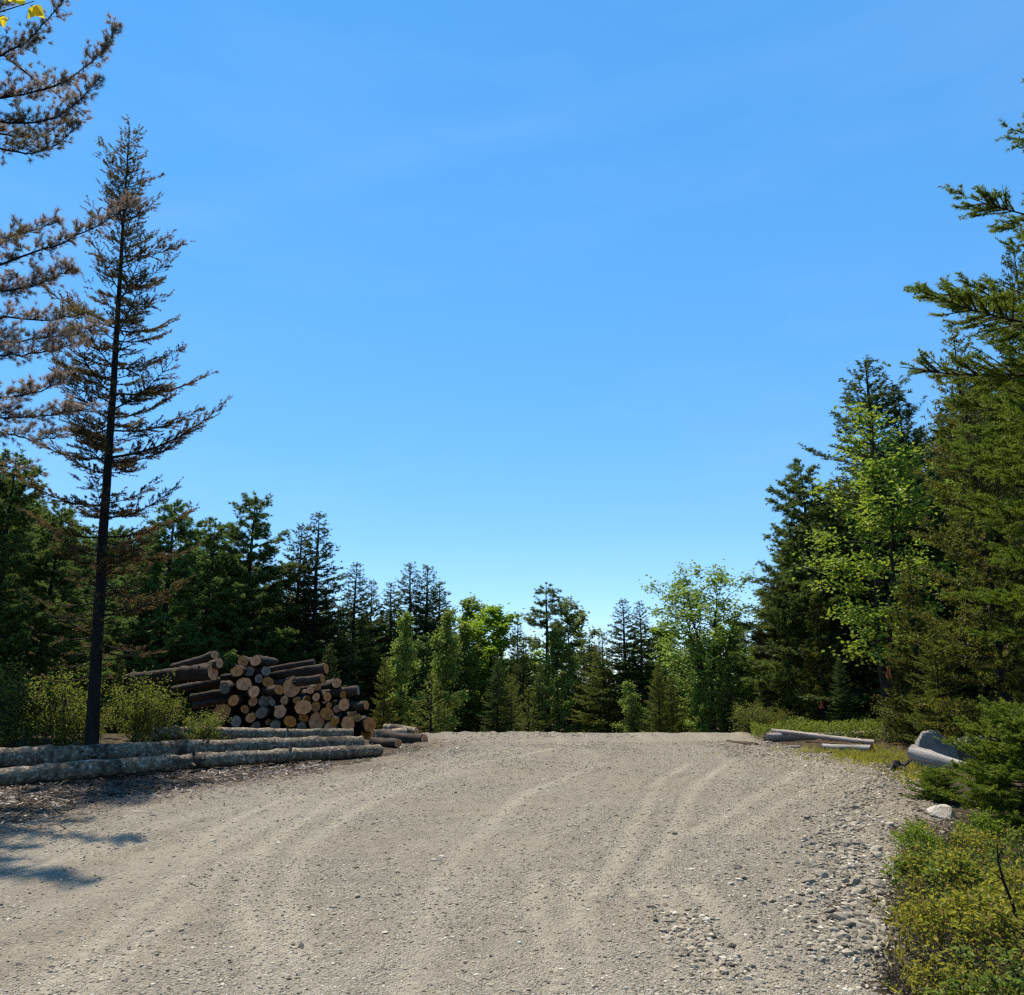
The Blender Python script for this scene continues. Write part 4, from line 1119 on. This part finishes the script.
# bark scraps, chips and twigs
def litter():
    r = np.random.default_rng(62); V = []
    def put(n, fx):
        for _ in range(n):
            px, py = fx(); g = ground(px, py); z = float(surf(g[0], g[1]))
            a = r.random() * 6.28; L = r.uniform(.012, .06) * (2.5 if r.random() < .04 else 1); w = r.uniform(.003, .011)
            d = np.array([math.cos(a), math.sin(a), r.normal() * .2]) * L; s = np.array([-math.sin(a), math.cos(a), r.normal() * .3]) * w
            c = np.array([g[0], g[1], z + .006 + r.random() * .03])
            V.append([c - d - s, c + d - s * .6, c + d * .9 + s, c - d + s])
    put(5200, lambda: (r.uniform(-20, 330), r.uniform(0, 1)) and (lambda px: (px, np.interp(px, [-20, 330], [790, 760]) + abs(r.normal()) * np.interp(px, [-20, 330], [22, 8])))(r.uniform(-20, 330)))
    put(500, lambda: (r.uniform(725, 900), r.uniform(746, 760)))
    put(700, lambda: (r.uniform(905, 1020), r.uniform(775, 860)))
    put(500, lambda: (r.uniform(885, 940), r.uniform(870, 995)))
    put(300, lambda: (r.uniform(380, 520), r.uniform(742, 758)))
    V = np.array(V).reshape(-1, 3)
    tag(obj('bark_debris', make_mesh('bark_debris', [(V, np.arange(len(V)).reshape(-1, 4), 0)], M['straw'], False)), 'scraps of bark and twigs littering the verges', kind='stuff')
litter()

# orange survey tape
def tape(px, py, Y, label, s=1.):
    p = pt(px, py, Y)
    w = .035 * s; n = 8; t = np.linspace(0, 1, n)
    parts = []
    for sx in (-1, 1):
        P = np.stack([sx * (.02 + .05 * t) * s + .01 * np.sin(t * 7), .02 * np.sin(t * 5 + sx), -.42 * s * t], 1)
        for off in (0., .004):
            a = P + [-w, off, 0]; b = P + [w, off, .01]
            parts.append((np.concatenate([a, b]), np.array([[i, i + 1, n + i + 1, n + i] for i in range(n - 1)]), 0))
    k = stone_shape(np.random.default_rng(2), 2)
    parts.append((k[0] * .05 * s, k[1], 0))
    o = obj('flagging_ribbon', make_mesh('flagging_ribbon', parts, M['orange'], False)); o.location = p
    tag(o, label, 'ribbon')
tape(888, 668, 14.6, 'larger orange ribbon hanging in the fir branches right of the maple stem', .42)
tape(821, 702, 22.0, 'small orange ribbon hanging left of the maple stem above the pinkish logs', .4)

# ------------------------------------------------------------------ light, sky, camera
AZ = math.atan2(-.56, .83)        # towards the sun, measured from +Y to +X
EL = R_(61)
S = Vector((math.sin(AZ) * math.cos(EL), math.cos(AZ) * math.cos(EL), math.sin(EL)))
sun = bpy.data.lights.new('sun', 'SUN'); sun.energy = 5.0; sun.angle = R_(.53); sun.color = (1, .91, .76)
so = bpy.data.objects.new('sun', sun); col.objects.link(so); so.rotation_euler = (-S).to_track_quat('-Z', 'Y').to_euler(); so.location = (-20, 30, 60)
w = bpy.data.worlds.new('World'); scene.world = w; w.use_nodes = True
nt = w.node_tree; nt.nodes.clear()
sk = nt.nodes.new('ShaderNodeTexSky'); sk.sky_type = 'NISHITA'; sk.sun_disc = False
sk.sun_elevation = EL; sk.sun_rotation = AZ; sk.altitude = 50; sk.air_density = .6; sk.dust_density = 0; sk.ozone_density = 1.8
bg = nt.nodes.new('ShaderNodeBackground'); bg.inputs[1].default_value = .105
wo = nt.nodes.new('ShaderNodeOutputWorld')
gm = nt.nodes.new('ShaderNodeGamma'); gm.inputs[1].default_value = .42
hs = nt.nodes.new('ShaderNodeHueSaturation'); hs.inputs['Saturation'].default_value = 2.15; hs.inputs['Value'].default_value = 3.55; hs.inputs['Hue'].default_value = .502
nt.links.new(sk.outputs[0], gm.inputs[0]); nt.links.new(gm.outputs[0], hs.inputs['Color'])
wisp = noise(nt, coords(nt, 'Generated', (1.2, 1.2, 5.)), 2.2, 5, .6)
skc = mixc(nt, ramp(nt, wisp, [(.45, (0, 0, 0)), (.75, (.05, .05, .05))]), hs.outputs[0], (5.2, 5.8, 6.6))
def _dir(px, py):
    return Vector(ray(px, py)).normalized()
_n = _dir(1000, 3).cross(_dir(300, 182)).normalized()
vm = nt.nodes.new('ShaderNodeVectorMath'); vm.operation = 'DOT_PRODUCT'; vm.inputs[1].default_value = _n
nt.links.new(coords(nt, 'Generated'), vm.inputs[0])
bd = math_(nt, 'ADD', math_(nt, 'ABSOLUTE', vm.outputs['Value']), math_(nt, 'MULTIPLY', wisp, .02))
streak = math_(nt, 'MULTIPLY', ramp(nt, bd, [(.006, (.03, .03, .03)), (.05, (0, 0, 0))], 'EASE'), math_(nt, 'ADD', wisp, .35))
skc = mixc(nt, streak, skc, (5.6, 6.3, 7.2))
nt.links.new(skc, bg.inputs[0]); nt.links.new(bg.outputs[0], wo.inputs[0])

cam = bpy.data.cameras.new('camera'); co = bpy.data.objects.new('camera', cam); col.objects.link(co)
cam.sensor_width = 36; cam.lens = F / 1024 * 36; cam.clip_end = 3000; cam.clip_start = .05
co.location = (0, 0, CAMH); co.rotation_euler = (R_(90) + PITCH, 0, 0)
scene.camera = co
scene.view_settings.view_transform = 'Standard'; scene.view_settings.look = 'None'
scene.view_settings.exposure = .68; scene.view_settings.gamma = 1
scene.render.engine = 'CYCLES'
scene.cycles.max_bounces = 5; scene.cycles.diffuse_bounces = 3; scene.cycles.transmission_bounces = 4; scene.cycles.glossy_bounces = 2
scene.cycles.use_denoising = False
scene.cycles.pixel_filter_type = 'BLACKMAN_HARRIS'; scene.cycles.filter_width = 1.4
